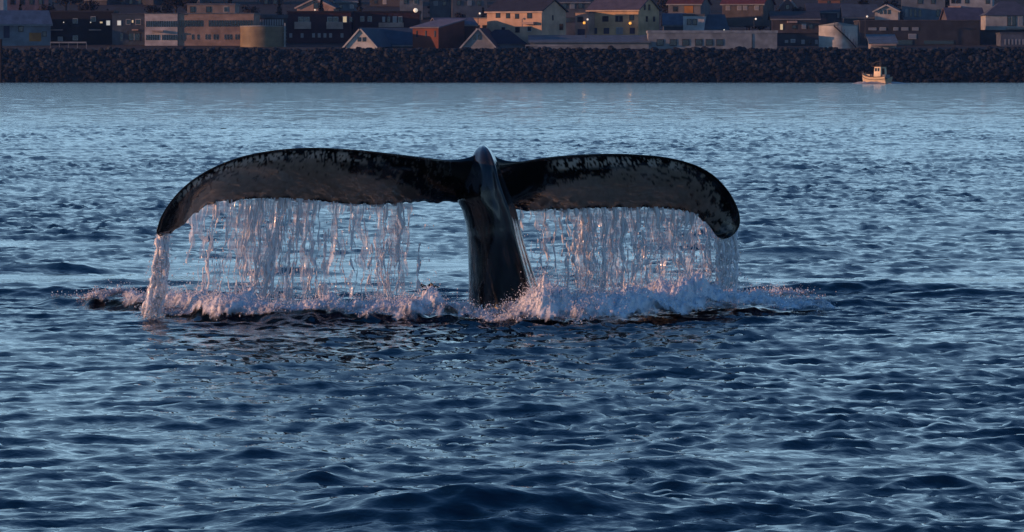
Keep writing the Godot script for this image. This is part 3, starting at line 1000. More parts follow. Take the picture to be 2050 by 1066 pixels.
	house("mauve_roof_house", "house with a broad mauve roof left of the slate hip roof", [1904, 1976, 52, 64, 16], 1075, -8, 11, "side", Color(0.12, 0.11, 0.13), Color(0.125, 0.105, 0.135), [[1950, 56, 16, 5, "ledge"]])
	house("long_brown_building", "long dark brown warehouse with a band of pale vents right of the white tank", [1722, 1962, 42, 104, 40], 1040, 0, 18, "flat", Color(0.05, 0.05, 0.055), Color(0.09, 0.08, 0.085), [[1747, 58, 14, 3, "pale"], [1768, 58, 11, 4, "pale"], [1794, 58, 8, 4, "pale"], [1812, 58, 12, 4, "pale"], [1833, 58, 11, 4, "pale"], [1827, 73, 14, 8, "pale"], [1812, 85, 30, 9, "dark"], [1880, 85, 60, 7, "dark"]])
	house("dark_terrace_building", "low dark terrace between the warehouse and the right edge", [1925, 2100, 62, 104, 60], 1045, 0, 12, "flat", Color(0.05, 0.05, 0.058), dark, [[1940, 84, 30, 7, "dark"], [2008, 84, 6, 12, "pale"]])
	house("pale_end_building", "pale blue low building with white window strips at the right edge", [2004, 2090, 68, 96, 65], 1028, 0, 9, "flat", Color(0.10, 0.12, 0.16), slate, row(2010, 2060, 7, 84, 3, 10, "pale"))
	house("boat_shed", "small white boat shed with a dark mauve door above the boat", [1744, 1795, 88, 116, 71], 1000, 0, 9, "mono", Color(0.40, 0.39, 0.39), Color(0.16, 0.20, 0.23), [[1775, 105, 28, 14, "door"], [1770, 90, 49, 3, "ledge"]])
	# ---- more roofs higher up that only show between the others
	var r := RandomNumberGenerator.new()
	r.seed = 8
	for k in 9:
		var x: float = [30, 150, 250, 340, 520, 740, 1030, 1250, 1700][k]
		var names := ["dark grey house high on the left above the mauve house", "dark house above the near-black building", "dark house above the blue grey block", "dark grey house above the white office", "dark house above the striped window building", "dark house above the dark red annex", "dark house above the peach house roof", "dark house above the yellow house roof", "dark house between the white tank and the white gable"]
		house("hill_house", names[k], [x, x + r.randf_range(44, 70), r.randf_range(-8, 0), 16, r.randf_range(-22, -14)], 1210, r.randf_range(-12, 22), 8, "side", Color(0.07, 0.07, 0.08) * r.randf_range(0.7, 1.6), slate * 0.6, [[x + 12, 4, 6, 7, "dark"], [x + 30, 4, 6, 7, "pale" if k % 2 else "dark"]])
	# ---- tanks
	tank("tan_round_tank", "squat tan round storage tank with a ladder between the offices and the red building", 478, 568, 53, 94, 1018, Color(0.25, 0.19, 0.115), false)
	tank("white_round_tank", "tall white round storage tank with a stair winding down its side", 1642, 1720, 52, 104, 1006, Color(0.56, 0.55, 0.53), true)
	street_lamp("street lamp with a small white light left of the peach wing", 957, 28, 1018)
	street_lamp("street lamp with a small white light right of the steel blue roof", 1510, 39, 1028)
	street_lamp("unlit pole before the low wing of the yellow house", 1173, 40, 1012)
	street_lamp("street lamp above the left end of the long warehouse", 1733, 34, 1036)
	# ---- rails along the quay
	quay_rail("pale rail along the quay left of the offices", 100, 172, 85, 1000)
	quay_rail("pale low rail along the quay right of the navy roof", 1052, 1146, 91, 998)
	var post := base("mooring_post", at(1.0, 152, 950))
	tag(post, "thick dark mooring post at the left edge in front of the breakwater", "post")
	var st := tool()
	tube(st, [Vector3(0, -3, 0), Vector3(0, 6.6, 0)], [0.26, 0.24], 10)
	part("pile", st.commit(), worn(Color(0.015, 0.014, 0.014)), post)
	var cp := tool()
	tube(cp, [Vector3(0, 6.602, 0), Vector3(0, 6.8, 0)], [0.32, 0.28], 10)
	part("cap", cp.commit(), worn(Color(0.03, 0.03, 0.03)), post)

func street_lamp(label: String, x: float, y: float, d: float) -> void:
	var top := at(x, y, d)
	var foot := Vector3(top.x, ground(top.x, d) - 0.3, top.z)
	var o := base("street_lamp", foot)
	tag(o, label, "street lamp", "street lamps of the town")
	var h := top.y - foot.y
	var st := tool()
	tube(st, [Vector3.ZERO, Vector3(0, h, 0), Vector3(0.3, h + 0.25, 0.25)], [0.09, 0.06, 0.05], 8)
	part("pole", st.commit(), worn(Color(0.08, 0.08, 0.085)), o)
	lamp(o, Vector3(0.35, h + 0.1, 0.3), 0.2, Color(1.0, 0.9, 0.75), 0.5, 0.0)

func quay_rail(label: String, x0: float, x1: float, y: float, d: float) -> void:
	var a := at(x0, y, d)
	var b := at(x1, y, d)
	var o := base("quay_rail", a)
	tag(o, label, "rail", "rails along the quay")
	var ln := b.x - a.x
	part("rail", cuboid(Vector3(0, -0.14, 0), Vector3(ln, 0.14, 0.08)), worn(Color(0.33, 0.33, 0.34)), o)
	var n := int(ln / 1.5)
	for i in n + 1:
		part("post", cuboid(Vector3(ln * i / n - 0.06, -1.2, -0.12), Vector3(ln * i / n + 0.06, 0.12, -0.002)), worn(Color(0.25, 0.25, 0.26)), o)

func tank(called: String, label: String, x0: float, x1: float, y0: float, y1: float, d: float, c: Color, stair: bool) -> void:
	var px := d / FOCAL
	var r := (x1 - x0) * px / 2
	var h := (y1 - y0) * px
	var o := base(called, at((x0 + x1) / 2, y1, d) + Vector3(0, 0, -r))
	tag(o, label, "tank", "storage tanks on the quay")
	var st := tool()
	tube(st, [Vector3(0, -2, 0), Vector3(0, h, 0)], [r, r], 48, false)
	part("shell", st.commit(), worn(c, 0.6, 8.0), o)
	var rf := tool()
	tube(rf, [Vector3(0, h + 0.002, 0), Vector3(0, h + 0.12, 0), Vector3(0, h + 0.14, 0), Vector3(0, h + (0.75 if stair else 0.25), 0)], [r + 0.06, r + 0.06, r, 0.05], 48)
	part("roof", rf.commit(), worn(Color(0.30, 0.34, 0.37), 0.6), o)
	for k in 3:
		var hoop := tool()
		tube(hoop, [Vector3(0, h * (k + 1) * 0.25 - 0.03, 0), Vector3(0, h * (k + 1) * 0.25 + 0.03, 0)], [r + 0.02, r + 0.02], 48, false)
		part("hoop", hoop.commit(), worn(c * 0.85, 0.6, 8.0), o)
	if stair:
		var n := 26
		var sp := tool()
		for i in n:
			var t := i / float(n)
			var a := lerpf(-0.22, 0.95, t)
			var q := Vector3(sin(a), 0, cos(a))
			var e := Vector3(cos(a), 0, -sin(a)) * 0.16
			var y := lerpf(h, 0.3, t)
			var b := q * (r + 0.05)
			var f := q * (r + 0.75)
			face(sp, b - e + Vector3(0, y, 0), f - e + Vector3(0, y, 0), f + e + Vector3(0, y, 0), b + e + Vector3(0, y, 0))
			face(sp, b + e + Vector3(0, y - 0.1, 0), f + e + Vector3(0, y - 0.1, 0), f - e + Vector3(0, y - 0.1, 0), b - e + Vector3(0, y - 0.1, 0))
			face(sp, f - e + Vector3(0, y - 0.14, 0), f - e + Vector3(0, y + 0.2, 0), f + e + Vector3(0, y - 0.05, 0), f + e + Vector3(0, y - 0.4, 0))
			face(sp, f + e + Vector3(0, y - 0.4, 0), f + e + Vector3(0, y - 0.05, 0), f - e + Vector3(0, y + 0.2, 0), f - e + Vector3(0, y - 0.14, 0))
		part("stair", sp.commit(), worn(Color(0.03, 0.035, 0.045)), o)
		for i in 9:
			var a := lerpf(-0.22, 0.95, i / 8.0)
			var y := lerpf(h, 0.3, i / 8.0)
			part("rail_post", cuboid(Vector3(-0.04, -0.2, -0.04), Vector3(0.04, 1.1, 0.04)), worn(Color(0.12, 0.13, 0.14)), o, Vector3(sin(a) * (r + 0.72), y, cos(a) * (r + 0.72)))
	else:
		var a := 1.25
		var q := Vector3(sin(a) * (r + 0.3), 0, cos(a) * (r + 0.3))
		part("ladder", cuboid(Vector3(-0.14, -1, -0.14), Vector3(0.14, h + 0.7, 0.14)), worn(Color(0.5, 0.5, 0.5)), o, q)
		for i in 6:
			part("ladder_hoop", cuboid(Vector3(-0.35, 0.7 * i, 0.15), Vector3(0.35, 0.7 * i + 0.08, 0.5)), worn(Color(0.4, 0.4, 0.4)), o, q)

# ---------------------------------------------------------------- the whale
# stations of a fluke from its root to its tip: leading edge x, y and trailing edge x, y in the photograph
const FLUKE_LEFT := [[972, 297, 985, 396], [943, 315, 928, 403], [900, 321, 895, 404], [850, 316, 850, 407], [800, 310, 800, 411], [740, 303, 745, 413], [680, 298, 690, 411], [630, 296, 640, 406], [580, 298, 590, 402], [530, 304, 540, 401], [480, 315, 490, 403], [430, 334, 445, 406], [390, 357, 415, 413], [360, 382, 393, 426], [338, 408, 375, 441], [322, 434, 357, 455], [315, 455, 342, 465], [313, 466, 330, 470], [318, 472, 324, 473]]
const FLUKE_RIGHT := [[966, 295, 985, 402], [1001, 319, 1020, 415], [1040, 324, 1050, 421], [1085, 317, 1090, 423], [1130, 312, 1135, 423], [1180, 309, 1185, 421], [1230, 308, 1235, 420], [1280, 310, 1280, 420], [1325, 314, 1320, 419], [1365, 322, 1352, 423], [1400, 334, 1377, 428], [1430, 352, 1395, 434], [1452, 374, 1408, 442], [1468, 397, 1416, 450], [1479, 422, 1423, 459], [1482, 445, 1428, 468], [1476, 462, 1434, 474], [1462, 474, 1442, 477], [1452, 477, 1448, 478]]
# sections of the tail stock: y, left x, right x, depth of the middle, half depth
const STOCK := [[720, 950, 1126, 40.2, 0.46], [680, 944, 1114, 40.15, 0.45], [640, 940, 1101, 40.1, 0.44], [600, 938, 1088, 40.1, 0.42], [560, 938, 1073, 40.05, 0.40], [520, 937, 1060, 40.0, 0.38], [480, 935, 1048, 39.95, 0.36], [450, 932, 1041, 39.93, 0.34], [420, 924, 1033, 39.92, 0.33], [400, 915, 1026, 39.92, 0.32], [380, 919, 1017, 39.92, 0.31], [360, 928, 1009, 39.93, 0.30], [340, 936, 1002, 39.95, 0.29], [322, 941, 995, 39.98, 0.27], [308, 946, 988, 40.02, 0.24], [298, 953, 980, 40.06, 0.19], [293, 959, 973, 40.1, 0.13], [290.5, 964, 968, 40.12, 0.04]]

func tail_depth(px: float) -> float:
	return 40.0 + (px - 1000.0) / 480.0

func spline(rows: Array, s: float, c: int) -> float:
	var n := rows.size() - 1
	var f := clampf(s, 0.0, 1.0) * n
	var i := mini(int(f), n - 1)
	var t := f - i
	return cubic_interpolate(rows[i][c], rows[i + 1][c], rows[maxi(i - 1, 0)][c], rows[mini(i + 2, n)][c], t)

func along(table: Array, x: float) -> float:
	if x <= table[0][0]:
		return table[0][1]
	for k in table.size() - 1:
		if x <= table[k + 1][0]:
			return lerpf(table[k][1], table[k + 1][1], (x - table[k][0]) / float(table[k + 1][0] - table[k][0]))
	return table[-1][1]

const DARK_LEFT := [[320, 1.3], [340, 1.2], [352, 1.05], [372, 0.70], [400, 0.42], [430, 0.22], [470, 0.10], [510, 0.11], [528, 0.26], [545, 0.14], [600, 0.10], [660, 0.13], [690, 0.30], [740, 0.38], [790, 0.43], [840, 0.60], [880, 0.85], [905, 1.2]]
const DARK_RIGHT := [[1025, 1.2], [1040, 0.98], [1065, 0.66], [1090, 0.42], [1120, 0.34], [1180, 0.30], [1215, 0.26], [1245, 0.15], [1300, 0.10], [1400, 0.11], [1440, 0.16], [1470, 0.24], [1482, 0.5]]

# the markings of the underside: white, its lit upper part painted in, with ragged black borders, pale flecks along the leading edge
func marking(x: float, y: float, t: float, left: bool) -> Color:
	var black := Color(0.010, 0.0098, 0.0105)
	var n1 := noise_a.get_noise_2d(x * 0.022, y * 0.05)
	var n2 := noise_a.get_noise_2d(x * 0.07 + 50.0, y * 0.09)
	var n3 := noise_a.get_noise_2d(x * 0.2, y * 0.2 + 30.0)
	var edge: float = along(DARK_LEFT if left else DARK_RIGHT, x) + 0.035 + 0.11 * n1 + 0.13 * n2 + 0.07 * n3
	var pale := Color(0.20, 0.165, 0.14).lerp(Color(0.52, 0.49, 0.41), pow(clampf(0.75 - t, 0.0, 1.0), 1.5))  # white painted lighter where the leading edge turns up to the light
	pale = pale * (0.86 + 0.28 * n2 + 0.1 * n3)
	if left and x > 700.0:
		pale = pale.lerp(Color(0.11, 0.09, 0.082), smoothstep(700.0, 880.0, x))
	if not left and x < 1150.0:
		pale = pale.lerp(Color(0.10, 0.088, 0.085), smoothstep(1150.0, 1040.0, x))
	var white := smoothstep(edge - 0.015, edge + 0.03, t)
	# streaks that run in from the border
	var dx: float = (x - 1300.0) if not left else (500.0 - x)
	var streak := noise_c.get_noise_2d((x + y * 1.6) * 0.012 if not left else (x - y * 0.7) * 0.02, (y - x * 0.42) * 0.045 if not left else (y + x * 0.3) * 0.05)
	var reach_in: float = smoothstep(0.62, 0.12, t) * (smoothstep(-110.0, 20.0, dx) if not left else 0.55 * smoothstep(-260.0, 40.0, dx))
	white *= 1.0 - smoothstep(0.60, 0.74, streak * 0.9 + reach_in * 0.38 - 0.02) * (0.92 if reach_in > 0.03 else 0.0)
	if not left:
		# dark blotches near the right tip
		var b := noise_a.get_noise_2d(x * 0.03 + 9.0, y * 0.03)
		white *= 1.0 - smoothstep(0.05, 0.16, b + 0.16 - absf(x - 1447.0) * 0.006 - absf(y - 415.0) * 0.0022)
		white *= 1.0 - smoothstep(0.0, 0.3, (y - 452.0) / 30.0 + b)
	var c := black.lerp(pale, clampf(white, 0.0, 1.0))
	c = c.lerp(Color(0.02, 0.016, 0.015), smoothstep(0.90, 0.985, t + 0.05 * n2))
	# flecks in the black border
	var span: float = smoothstep(330.0, 400.0, x) * smoothstep(800.0, 690.0, x) if left else smoothstep(1085.0, 1130.0, x) * smoothstep(1400.0, 1340.0, x)
	var f := noise_a.get_noise_2d(x * 0.13, y * 0.06 + 70.0) + 0.5 * n3 + 0.5 * noise_b.get_noise_2d(x * 0.03, 5.0)
	var fleck := smoothstep(0.03, 0.15, f) * span * smoothstep(0.02, 0.06, t) * smoothstep(edge + 0.1, edge - 0.02, t) * smoothstep(0.24, 0.14, t)
	c = c.lerp(Color(0.62, 0.59, 0.52), clampf(fleck, 0.0, 1.0) * 0.9)
	# scratches in the black wedge at the root
	if left and x > 560.0 and t < edge:
		c = c.lerp(Color(0.2, 0.18, 0.16), 0.5 * smoothstep(0.33, 0.42, f) * smoothstep(960.0, 780.0, x))
	return c

func fluke(st: SurfaceTool, rows: Array, left: bool) -> void:
	var nu := 340
	var nv := 72
	var p := PackedVector3Array()
	var col := PackedColorArray()
	var uv := PackedVector2Array()
	for i in nu + 1:
		# stations crowd at the tip
		var s := i / float(nu)
		var lx := spline(rows, s, 0)
		var ly := spline(rows, s, 1)
		var tx := spline(rows, s, 2)
		var ty := spline(rows, s, 3)
		var knob := absf(sin(tx * 0.062 + 1.5 * noise_b.get_noise_2d(tx * 0.013, 3.0)))
		var nick := (3.6 - 7.0 * knob + 2.5 * noise_b.get_noise_2d(tx * 0.06, 8.0)) * smoothstep(0.0, 0.2, s) * smoothstep(1.0, 0.8, s)
		var away := absf(lx - 968.0)
		var tipward := smoothstep(0.55, 1.0, s)
		var l := at(lx, ly, tail_depth(lx) + lerpf(-0.02, -0.28, smoothstep(20.0, 130.0, away)) + 0.22 * s)
		var e := at(tx, ty, tail_depth(tx) + lerpf(0.34, 0.02, smoothstep(0.5, 0.92, s)))
		var chord := e - l
		var ds := 0.01
		var l2 := at(spline(rows, s - ds, 0), spline(rows, s - ds, 1), tail_depth(spline(rows, s - ds, 0)))
		var l3 := at(spline(rows, s + ds, 0), spline(rows, s + ds, 1), tail_depth(spline(rows, s + ds, 0)))
		var span := (l3 - l2).normalized()
		var out := span.cross(chord).normalized()
		if out.z < 0.0:
			out = -out
		var thick := (0.055 + 0.03 * exp(-away / 160.0)) * (1.0 - 0.6 * s) * (1.0 - 0.75 * smoothstep(0.9, 1.0, s))
		var root := 0.17 * exp(-pow(away / 62.0, 2.0)) + 0.03 * exp(-away / 90.0)
		for j in nv + 1:
			var a := TAU * j / nv
			var c := (1.0 - cos(a)) * 0.5
			var h := pow(c, 0.55) * pow(1.0 - c, 0.8) * 1.75
			var front := a < PI
			var lift := thick * h
			if front:
				lift += root * pow(c, 0.7) * pow(1.0 - c, 0.45)
				# a slight hollow behind the leading edge bar
				lift -= 0.018 * sin(PI * c) * smoothstep(0.1, 0.4, s) * (1.0 - tipward)
			var q := l + chord * c + Vector3(0, -nick * 0.0039 * smoothstep(0.82, 1.0, c), 0) + out * (lift if front else -lift)
			p.append(q)
			var px := lerpf(lx, tx, c)
			var py := lerpf(ly, ty, c)
			uv.append(Vector2(px, py) / 400.0)
			col.append(marking(px, py, c, left) if front or c < 0.02 else Color(0.012, 0.012, 0.013))
	var w := nv + 1
	for i in nu:
		for j in nv:
			var q := [i * w + j, i * w + j + 1, (i + 1) * w + j + 1, (i + 1) * w + j]
			for k in ([0, 1, 2, 0, 2, 3] if not left else [0, 2, 1, 0, 3, 2]):
				st.set_color(col[q[k]])
				st.set_uv(uv[q[k]])
				st.set_smooth_group(1 if left else 2)
				st.add_vertex(p[q[k]])

func stock(st: SurfaceTool) -> void:
	var nu := 150
	var nv := 96
	var p := PackedVector3Array()
	var col := PackedColorArray()
	var uv := PackedVector2Array()
	for i in nu + 1:
		var s := i / float(nu)
		var y := spline(STOCK, s, 0)
		var xl := spline(STOCK, s, 1)
		var xr := spline(STOCK, s, 2)
		var d := spline(STOCK, s, 3)
		var hd := spline(STOCK, s, 4)
		var raw := []
		var lo := 9.0
		var hi := -9.0
		for j in nv + 1:
			var a := TAU * j / nv
			# a keel that points towards the eye and a little to the right; a = PI / 2 is nearest
			var keel := 1.0 + 0.22 * exp(-pow((a - 1.12) / 0.16, 2.0)) + 0.10 * exp(-pow((a - 4.4) / 0.3, 2.0)) - 0.05 * exp(-pow((a - 0.55) / 0.2, 2.0)) - 0.07 * exp(-pow((a - 2.35) / 0.35, 2.0)) * smoothstep(0.2, 0.5, s)
			var x := cos(a) * keel + 0.22 * sin(a)
			raw.append(Vector2(x, sin(a) * keel))
			lo = minf(lo, x)
			hi = maxf(hi, x)
		for j in nv + 1:
			var px := lerpf(xl, xr, (raw[j].x - lo) / (hi - lo))
			var bump := 0.004 * noise_b.get_noise_2d(px * 0.03, y * 0.012)
			p.append(at(px, y, d - hd * raw[j].y - bump))
			uv.append(Vector2(px, y) / 400.0)
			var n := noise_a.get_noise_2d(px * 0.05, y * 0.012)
			var c := Color(0.034, 0.037, 0.043) * (1.0 + 0.35 * n)  # grey-blue sky sheen painted into the skin colour
			# the wet skin's dark reflection painted as a streak down the middle, ragged at its top
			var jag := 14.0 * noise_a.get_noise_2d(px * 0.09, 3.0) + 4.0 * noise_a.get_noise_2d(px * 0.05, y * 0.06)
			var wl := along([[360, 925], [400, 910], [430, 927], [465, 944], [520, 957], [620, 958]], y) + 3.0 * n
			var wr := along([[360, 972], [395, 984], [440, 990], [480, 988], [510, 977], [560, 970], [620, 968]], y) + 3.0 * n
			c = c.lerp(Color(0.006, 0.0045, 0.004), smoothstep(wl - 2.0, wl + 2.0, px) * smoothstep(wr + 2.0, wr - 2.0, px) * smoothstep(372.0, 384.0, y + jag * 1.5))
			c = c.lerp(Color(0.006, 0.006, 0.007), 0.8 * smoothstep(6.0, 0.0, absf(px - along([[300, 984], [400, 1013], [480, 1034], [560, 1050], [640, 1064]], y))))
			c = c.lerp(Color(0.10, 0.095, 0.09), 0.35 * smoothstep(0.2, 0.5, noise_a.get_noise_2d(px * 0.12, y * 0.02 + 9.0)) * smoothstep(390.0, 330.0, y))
			# painted sky sheen, switched off, on the knuckle at the very top, drawn out down the front
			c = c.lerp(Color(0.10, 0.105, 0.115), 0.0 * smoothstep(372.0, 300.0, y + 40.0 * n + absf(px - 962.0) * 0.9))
			c = c.lerp(Color(0.012, 0.013, 0.016), smoothstep(350.0, 315.0, y))  # top darkened in colour to subdue the sun on it
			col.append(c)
	var w := nv + 1
	for i in nu:
		for j in nv:
			var q := [i * w + j, i * w + j + 1, (i + 1) * w + j + 1, (i + 1) * w + j]
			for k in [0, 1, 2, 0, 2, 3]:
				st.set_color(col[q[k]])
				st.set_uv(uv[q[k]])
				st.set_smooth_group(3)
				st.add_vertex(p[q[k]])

func build_whale() -> void:
	var st := tool()
	fluke(st, FLUKE_LEFT, true)
	fluke(st, FLUKE_RIGHT, false)
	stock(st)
	st.index()
	st.generate_normals()
	var m := mat(Color.WHITE, 0.13, 0.3)
	m.vertex_color_use_as_albedo = true
	m.clearcoat_enabled = true
	m.clearcoat = 0.6
	m.clearcoat_roughness = 0.03
	m.normal_enabled = true
	m.normal_texture = ripple_normals(512, 1.0, 2.0, 44, 0.05)
	m.normal_scale = 0.2
	st.set_material(m)
	st.generate_tangents()
	var o := part("whale", st.commit(), null)
	tag(o, "humpback whale's raised tail, black flukes with mottled white underside shedding water", "whale")

# ---------------------------------------------------------------- falling water
var falling: StandardMaterial3D
var white_water: StandardMaterial3D
var foam_mat: StandardMaterial3D
var film: StandardMaterial3D
var strand_mat: StandardMaterial3D
var drop_mesh: Mesh

func edge_of(rows: Array, x: float) -> float:
	# height of the trailing edge at x
	for i in rows.size() - 1:
		var a: float = rows[i][2]
		var b: float = rows[i + 1][2]
		if (x - a) * (x - b) <= 0.0:
			return lerpf(rows[i][3], rows[i + 1][3], (x - a) / (b - a + 1e-6))
	return rows[-1][3] if absf(x - rows[-1][2]) < absf(x - rows[0][2]) else rows[0][3]

# where water that leaves the edge at x has drifted to once it has fallen by v (0 at the edge, 1 at the sea)
func drift(x: float, v: float, left: bool) -> float:
	var lean := -22.0 * v * smoothstep(760.0, 540.0, x) - 16.0 * v * v * smoothstep(400.0, 330.0, x) if left else -3.0 * v
	return x + lean + 9.0 * v * noise_b.get_noise_2d(x * 0.03, v * 1.6 + (3.0 if left else 8.0)) + 4.0 * noise_b.get_noise_2d(x * 0.08, v * 4.0)

func foot_of(x: float) -> float:
	var d := tail_depth(x) + 0.3
	return 145.0 + EYE * FOCAL / d

const SHED_LEFT := [[330, 0.0], [372, -0.30], [395, -0.14], [420, -0.12], [436, 0.16], [452, 0.10], [470, -0.18], [492, 0.02], [505, 0.26], [530, 0.32], [560, 0.30], [590, 0.26], [612, 0.14], [640, 0.0], [665, -0.02], [700, -0.12], [730, -0.14], [755, 0.02], [775, 0.16], [805, 0.22], [815, -0.08], [832, -0.45], [870, -0.5]]
const SHED_RIGHT := [[1040, -0.5], [1072, -0.2], [1076, 0.03], [1082, -0.2], [1090, 0.06], [1098, -0.2], [1130, -0.2], [1150, 0.06], [1175, 0.20], [1220, 0.26], [1260, 0.18], [1300, 0.24], [1340, 0.2], [1380, 0.16], [1420, 0.06], [1440, -0.1], [1470, -0.1]]

func shed(x: float, v: float, left: bool) -> float:
	# how much water hangs there; nothing below zero
	var e := along(SHED_LEFT if left else SHED_RIGHT, x)
	var w := x + 5.0 * noise_b.get_noise_2d(x * 0.02, v * 5.0)
	var n := 0.62 * noise_b.get_noise_2d(w * 0.055, v * 0.9 + 20.0) + 0.34 * noise_b.get_noise_2d(w * 0.15, v * 2.2 + 50.0) + 0.22 * noise_b.get_noise_2d(w * 0.11, v * 9.0)
	var top := 0.9 * smoothstep(0.16 + 0.10 * noise_b.get_noise_2d(w * 0.09, 2.0), 0.0, v) * smoothstep(-0.55, -0.05, e)
	return e + n + top - 0.12 - 0.34 * smoothstep(0.25, 0.8, v)

func curtain(called: String, label: String, rows: Array, left: bool, x0: float, x1: float) -> void:
	var o := base(called, Vector3.ZERO)
	tag(o, label, "falling water", "water falling from the flukes")
	var nu := int((x1 - x0) / 1.25)
	var nv := 150
	var pf := PackedVector3Array()
	var th := PackedFloat32Array()
	for i in nu + 1:
		var x := lerpf(x0, x1, i / float(nu))
		var top := edge_of(rows, x) - 3.0
		var foot := foot_of(x) + 4.0
		for j in nv + 1:
			var v := j / float(nv)
			var dd := shed(x, v, left)
			th.append(0.014 * sqrt(clampf(dd, 0.0, 0.7)) if dd > 0.0 else -1.0)
			var d := tail_depth(x) + 0.30 + 0.05 * smoothstep(0.0, 0.2, v) * noise_b.get_noise_2d(x * 0.04, v * 2.0) + 0.02 * noise_b.get_noise_2d(x * 0.15, v * 5.0)
			pf.append(at(drift(x, v, left), lerpf(top, foot, v), d))
	var st := tool()
	var w := nv + 1
	for side in [1.0, -1.0]:
		st.set_smooth_group(1 if side > 0 else 2)
		for i in nu:
			for j in nv:
				var q := [i * w + j, i * w + j + 1, (i + 1) * w + j + 1, (i + 1) * w + j]
				var some := 0
				for k in q:
					if th[k] > 0.0:
						some += 1
				if some < 2:
					continue
				for k in ([0, 2, 1, 0, 3, 2] if side > 0 else [0, 1, 2, 0, 2, 3]):
					var g: int = q[k]
					st.add_vertex(pf[g] + Vector3(0, 0, side * maxf(th[g], 0.0003)))
	st.index()
	st.generate_normals()
	part("sheet", st.commit(), film, o)
	# single strands
	var r := RandomNumberGenerator.new()
	r.seed = 5 if left else 6
	var made := 0
	var tries := 0
	while made < 130 and tries < 2000:
		tries += 1
		var x := r.randf_range(x0, x1)
		var e := along(SHED_LEFT if left else SHED_RIGHT, x)
		if r.randf() > clampf(0.42 + 1.6 * e, 0.05, 1.0):
			continue
		made += 1
		var path := []
		var radii := []
		var v0 := 0.0 if r.randf() < 0.6 else r.randf_range(0.05, 0.6)
		var v1 := 1.0 if r.randf() < 0.5 else minf(1.0, v0 + r.randf_range(0.25, 0.6))
		var fat := 0.0026 + 0.0085 * pow(r.randf(), 2.5)
		var ph := r.randf() * 50.0
		var top := edge_of(rows, x) - 5.0
		var foot := foot_of(x)
		var lean := r.randf_range(-8.0, 5.0)
		var n := 34
		for k in n + 1:
			var v := lerpf(v0, v1, k / float(n))
			var bead := clampf(0.85 + 1.5 * noise_b.get_noise_2d(ph, v * 7.0) + 0.7 * noise_b.get_noise_2d(ph + 9.0, v * 26.0), 0.12, 2.2)
			if k == 0 and v0 > 0.0 or k == n:
				bead = 0.05
			radii.append(fat * bead * lerpf(1.15, 0.9, v))
			path.append(at(drift(x, v, left) + lean * v * v + 2.5 * noise_b.get_noise_2d(ph, v * 6.0), lerpf(top, foot, v), tail_depth(x) + 0.24 + 0.07 * noise_b.get_noise_2d(ph, 3.0)))
		var ts := tool()
		tube(ts, path, radii, 7)
		part("strand", ts.commit(), strand_mat, o)
	# drops that have broken off
	var list := []
	for k in (7500 if left else 7500):
		var x := r.randf_range(x0 - 14.0, x1 + 6.0)
		var e := along(SHED_LEFT if left else SHED_RIGHT, x)
		if r.randf() > clampf(0.35 + 1.8 * e, 0.06, 1.0):
			continue
		var v := pow(r.randf(), 0.6)
		var s := 0.0015 + 0.0045 * pow(r.randf(), 3.0)
		var q := at(drift(x, v, left) + r.randfn() * 7.0, lerpf(edge_of(rows, clampf(x, x0, x1)), foot_of(x), v), tail_depth(x) + 0.26 + 0.1 * r.randfn())
		list.append(Transform3D(Basis.from_scale(Vector3(s, s * r.randf_range(1.0, 2.6), s)), q))
	scatter("drops", list, strand_mat, o)
	# the stream that runs off the tip
	var tip := tool()
	for k in 16:
		var path := []
		var radii := []
		var ph := k * 7.7
		var x := (lerpf(317, 336, k / 15.0) if left else lerpf(1434, 1474, k / 15.0))
		var top := 462.0 if left else lerpf(474, 452, k / 15.0)
		var foot := foot_of(x) + r.randf_range(-8, 6)
		for j in 41:
			var v := j / 40.0
			var dx := -26.0 * pow(v, 1.6) + 16.0 * (k / 15.0 - 0.5) * v if left else 4.0 * sin(v * 3.0) - 6.0 * v
			radii.append((0.017 if left else 0.014) * clampf(0.8 + 0.9 * noise_b.get_noise_2d(ph, v * 7.0) + 0.5 * noise_b.get_noise_2d(ph, v * 21.0), 0.2, 1.8) * lerpf(0.75, 0.85, v) * smoothstep(1.02, 0.9, v))
			path.append(at(x + dx + 3.5 * noise_b.get_noise_2d(ph, v * 4.0), lerpf(top, foot, v), tail_depth(x) + 0.1 + 0.05 * noise_b.get_noise_2d(ph, v * 3.0 + 9.0)))
		var ts := tool()
		tube(ts, path, radii, 8)
		part("strand", ts.commit(), strand_mat, o)
	var near_tip := []
	for k in 1500:
		var v := pow(r.randf(), 0.7)
		var x := (r.randf_range(312, 340) - 26.0 * pow(v, 1.6) if left else r.randf_range(1432, 1478)) + r.randfn() * (4.0 + 12.0 * v)
		var s := 0.0016 + 0.005 * pow(r.randf(), 3.0)
		near_tip.append(Transform3D(Basis.from_scale(Vector3(s, s * 1.5, s)), at(x, lerpf(468, foot_of(x), v), tail_depth(x) + 0.1 + 0.08 * r.randfn())))
	scatter("spray", near_tip, falling, o)

func scatter(called: String, list: Array, m: Material, parent: Node) -> void:
	var mm := MultiMesh.new()
	mm.transform_format = MultiMesh.TRANSFORM_3D
	mm.mesh = drop_mesh
	mm.instance_count = list.size()
	for i in list.size():
		mm.set_instance_transform(i, list[i])
	var c := MultiMeshInstance3D.new()
	c.name = numbered(called, parent)
	c.multimesh = mm
	c.material_override = m
	parent.add_child(c, true)
	c.set_meta("kind", "stuff")

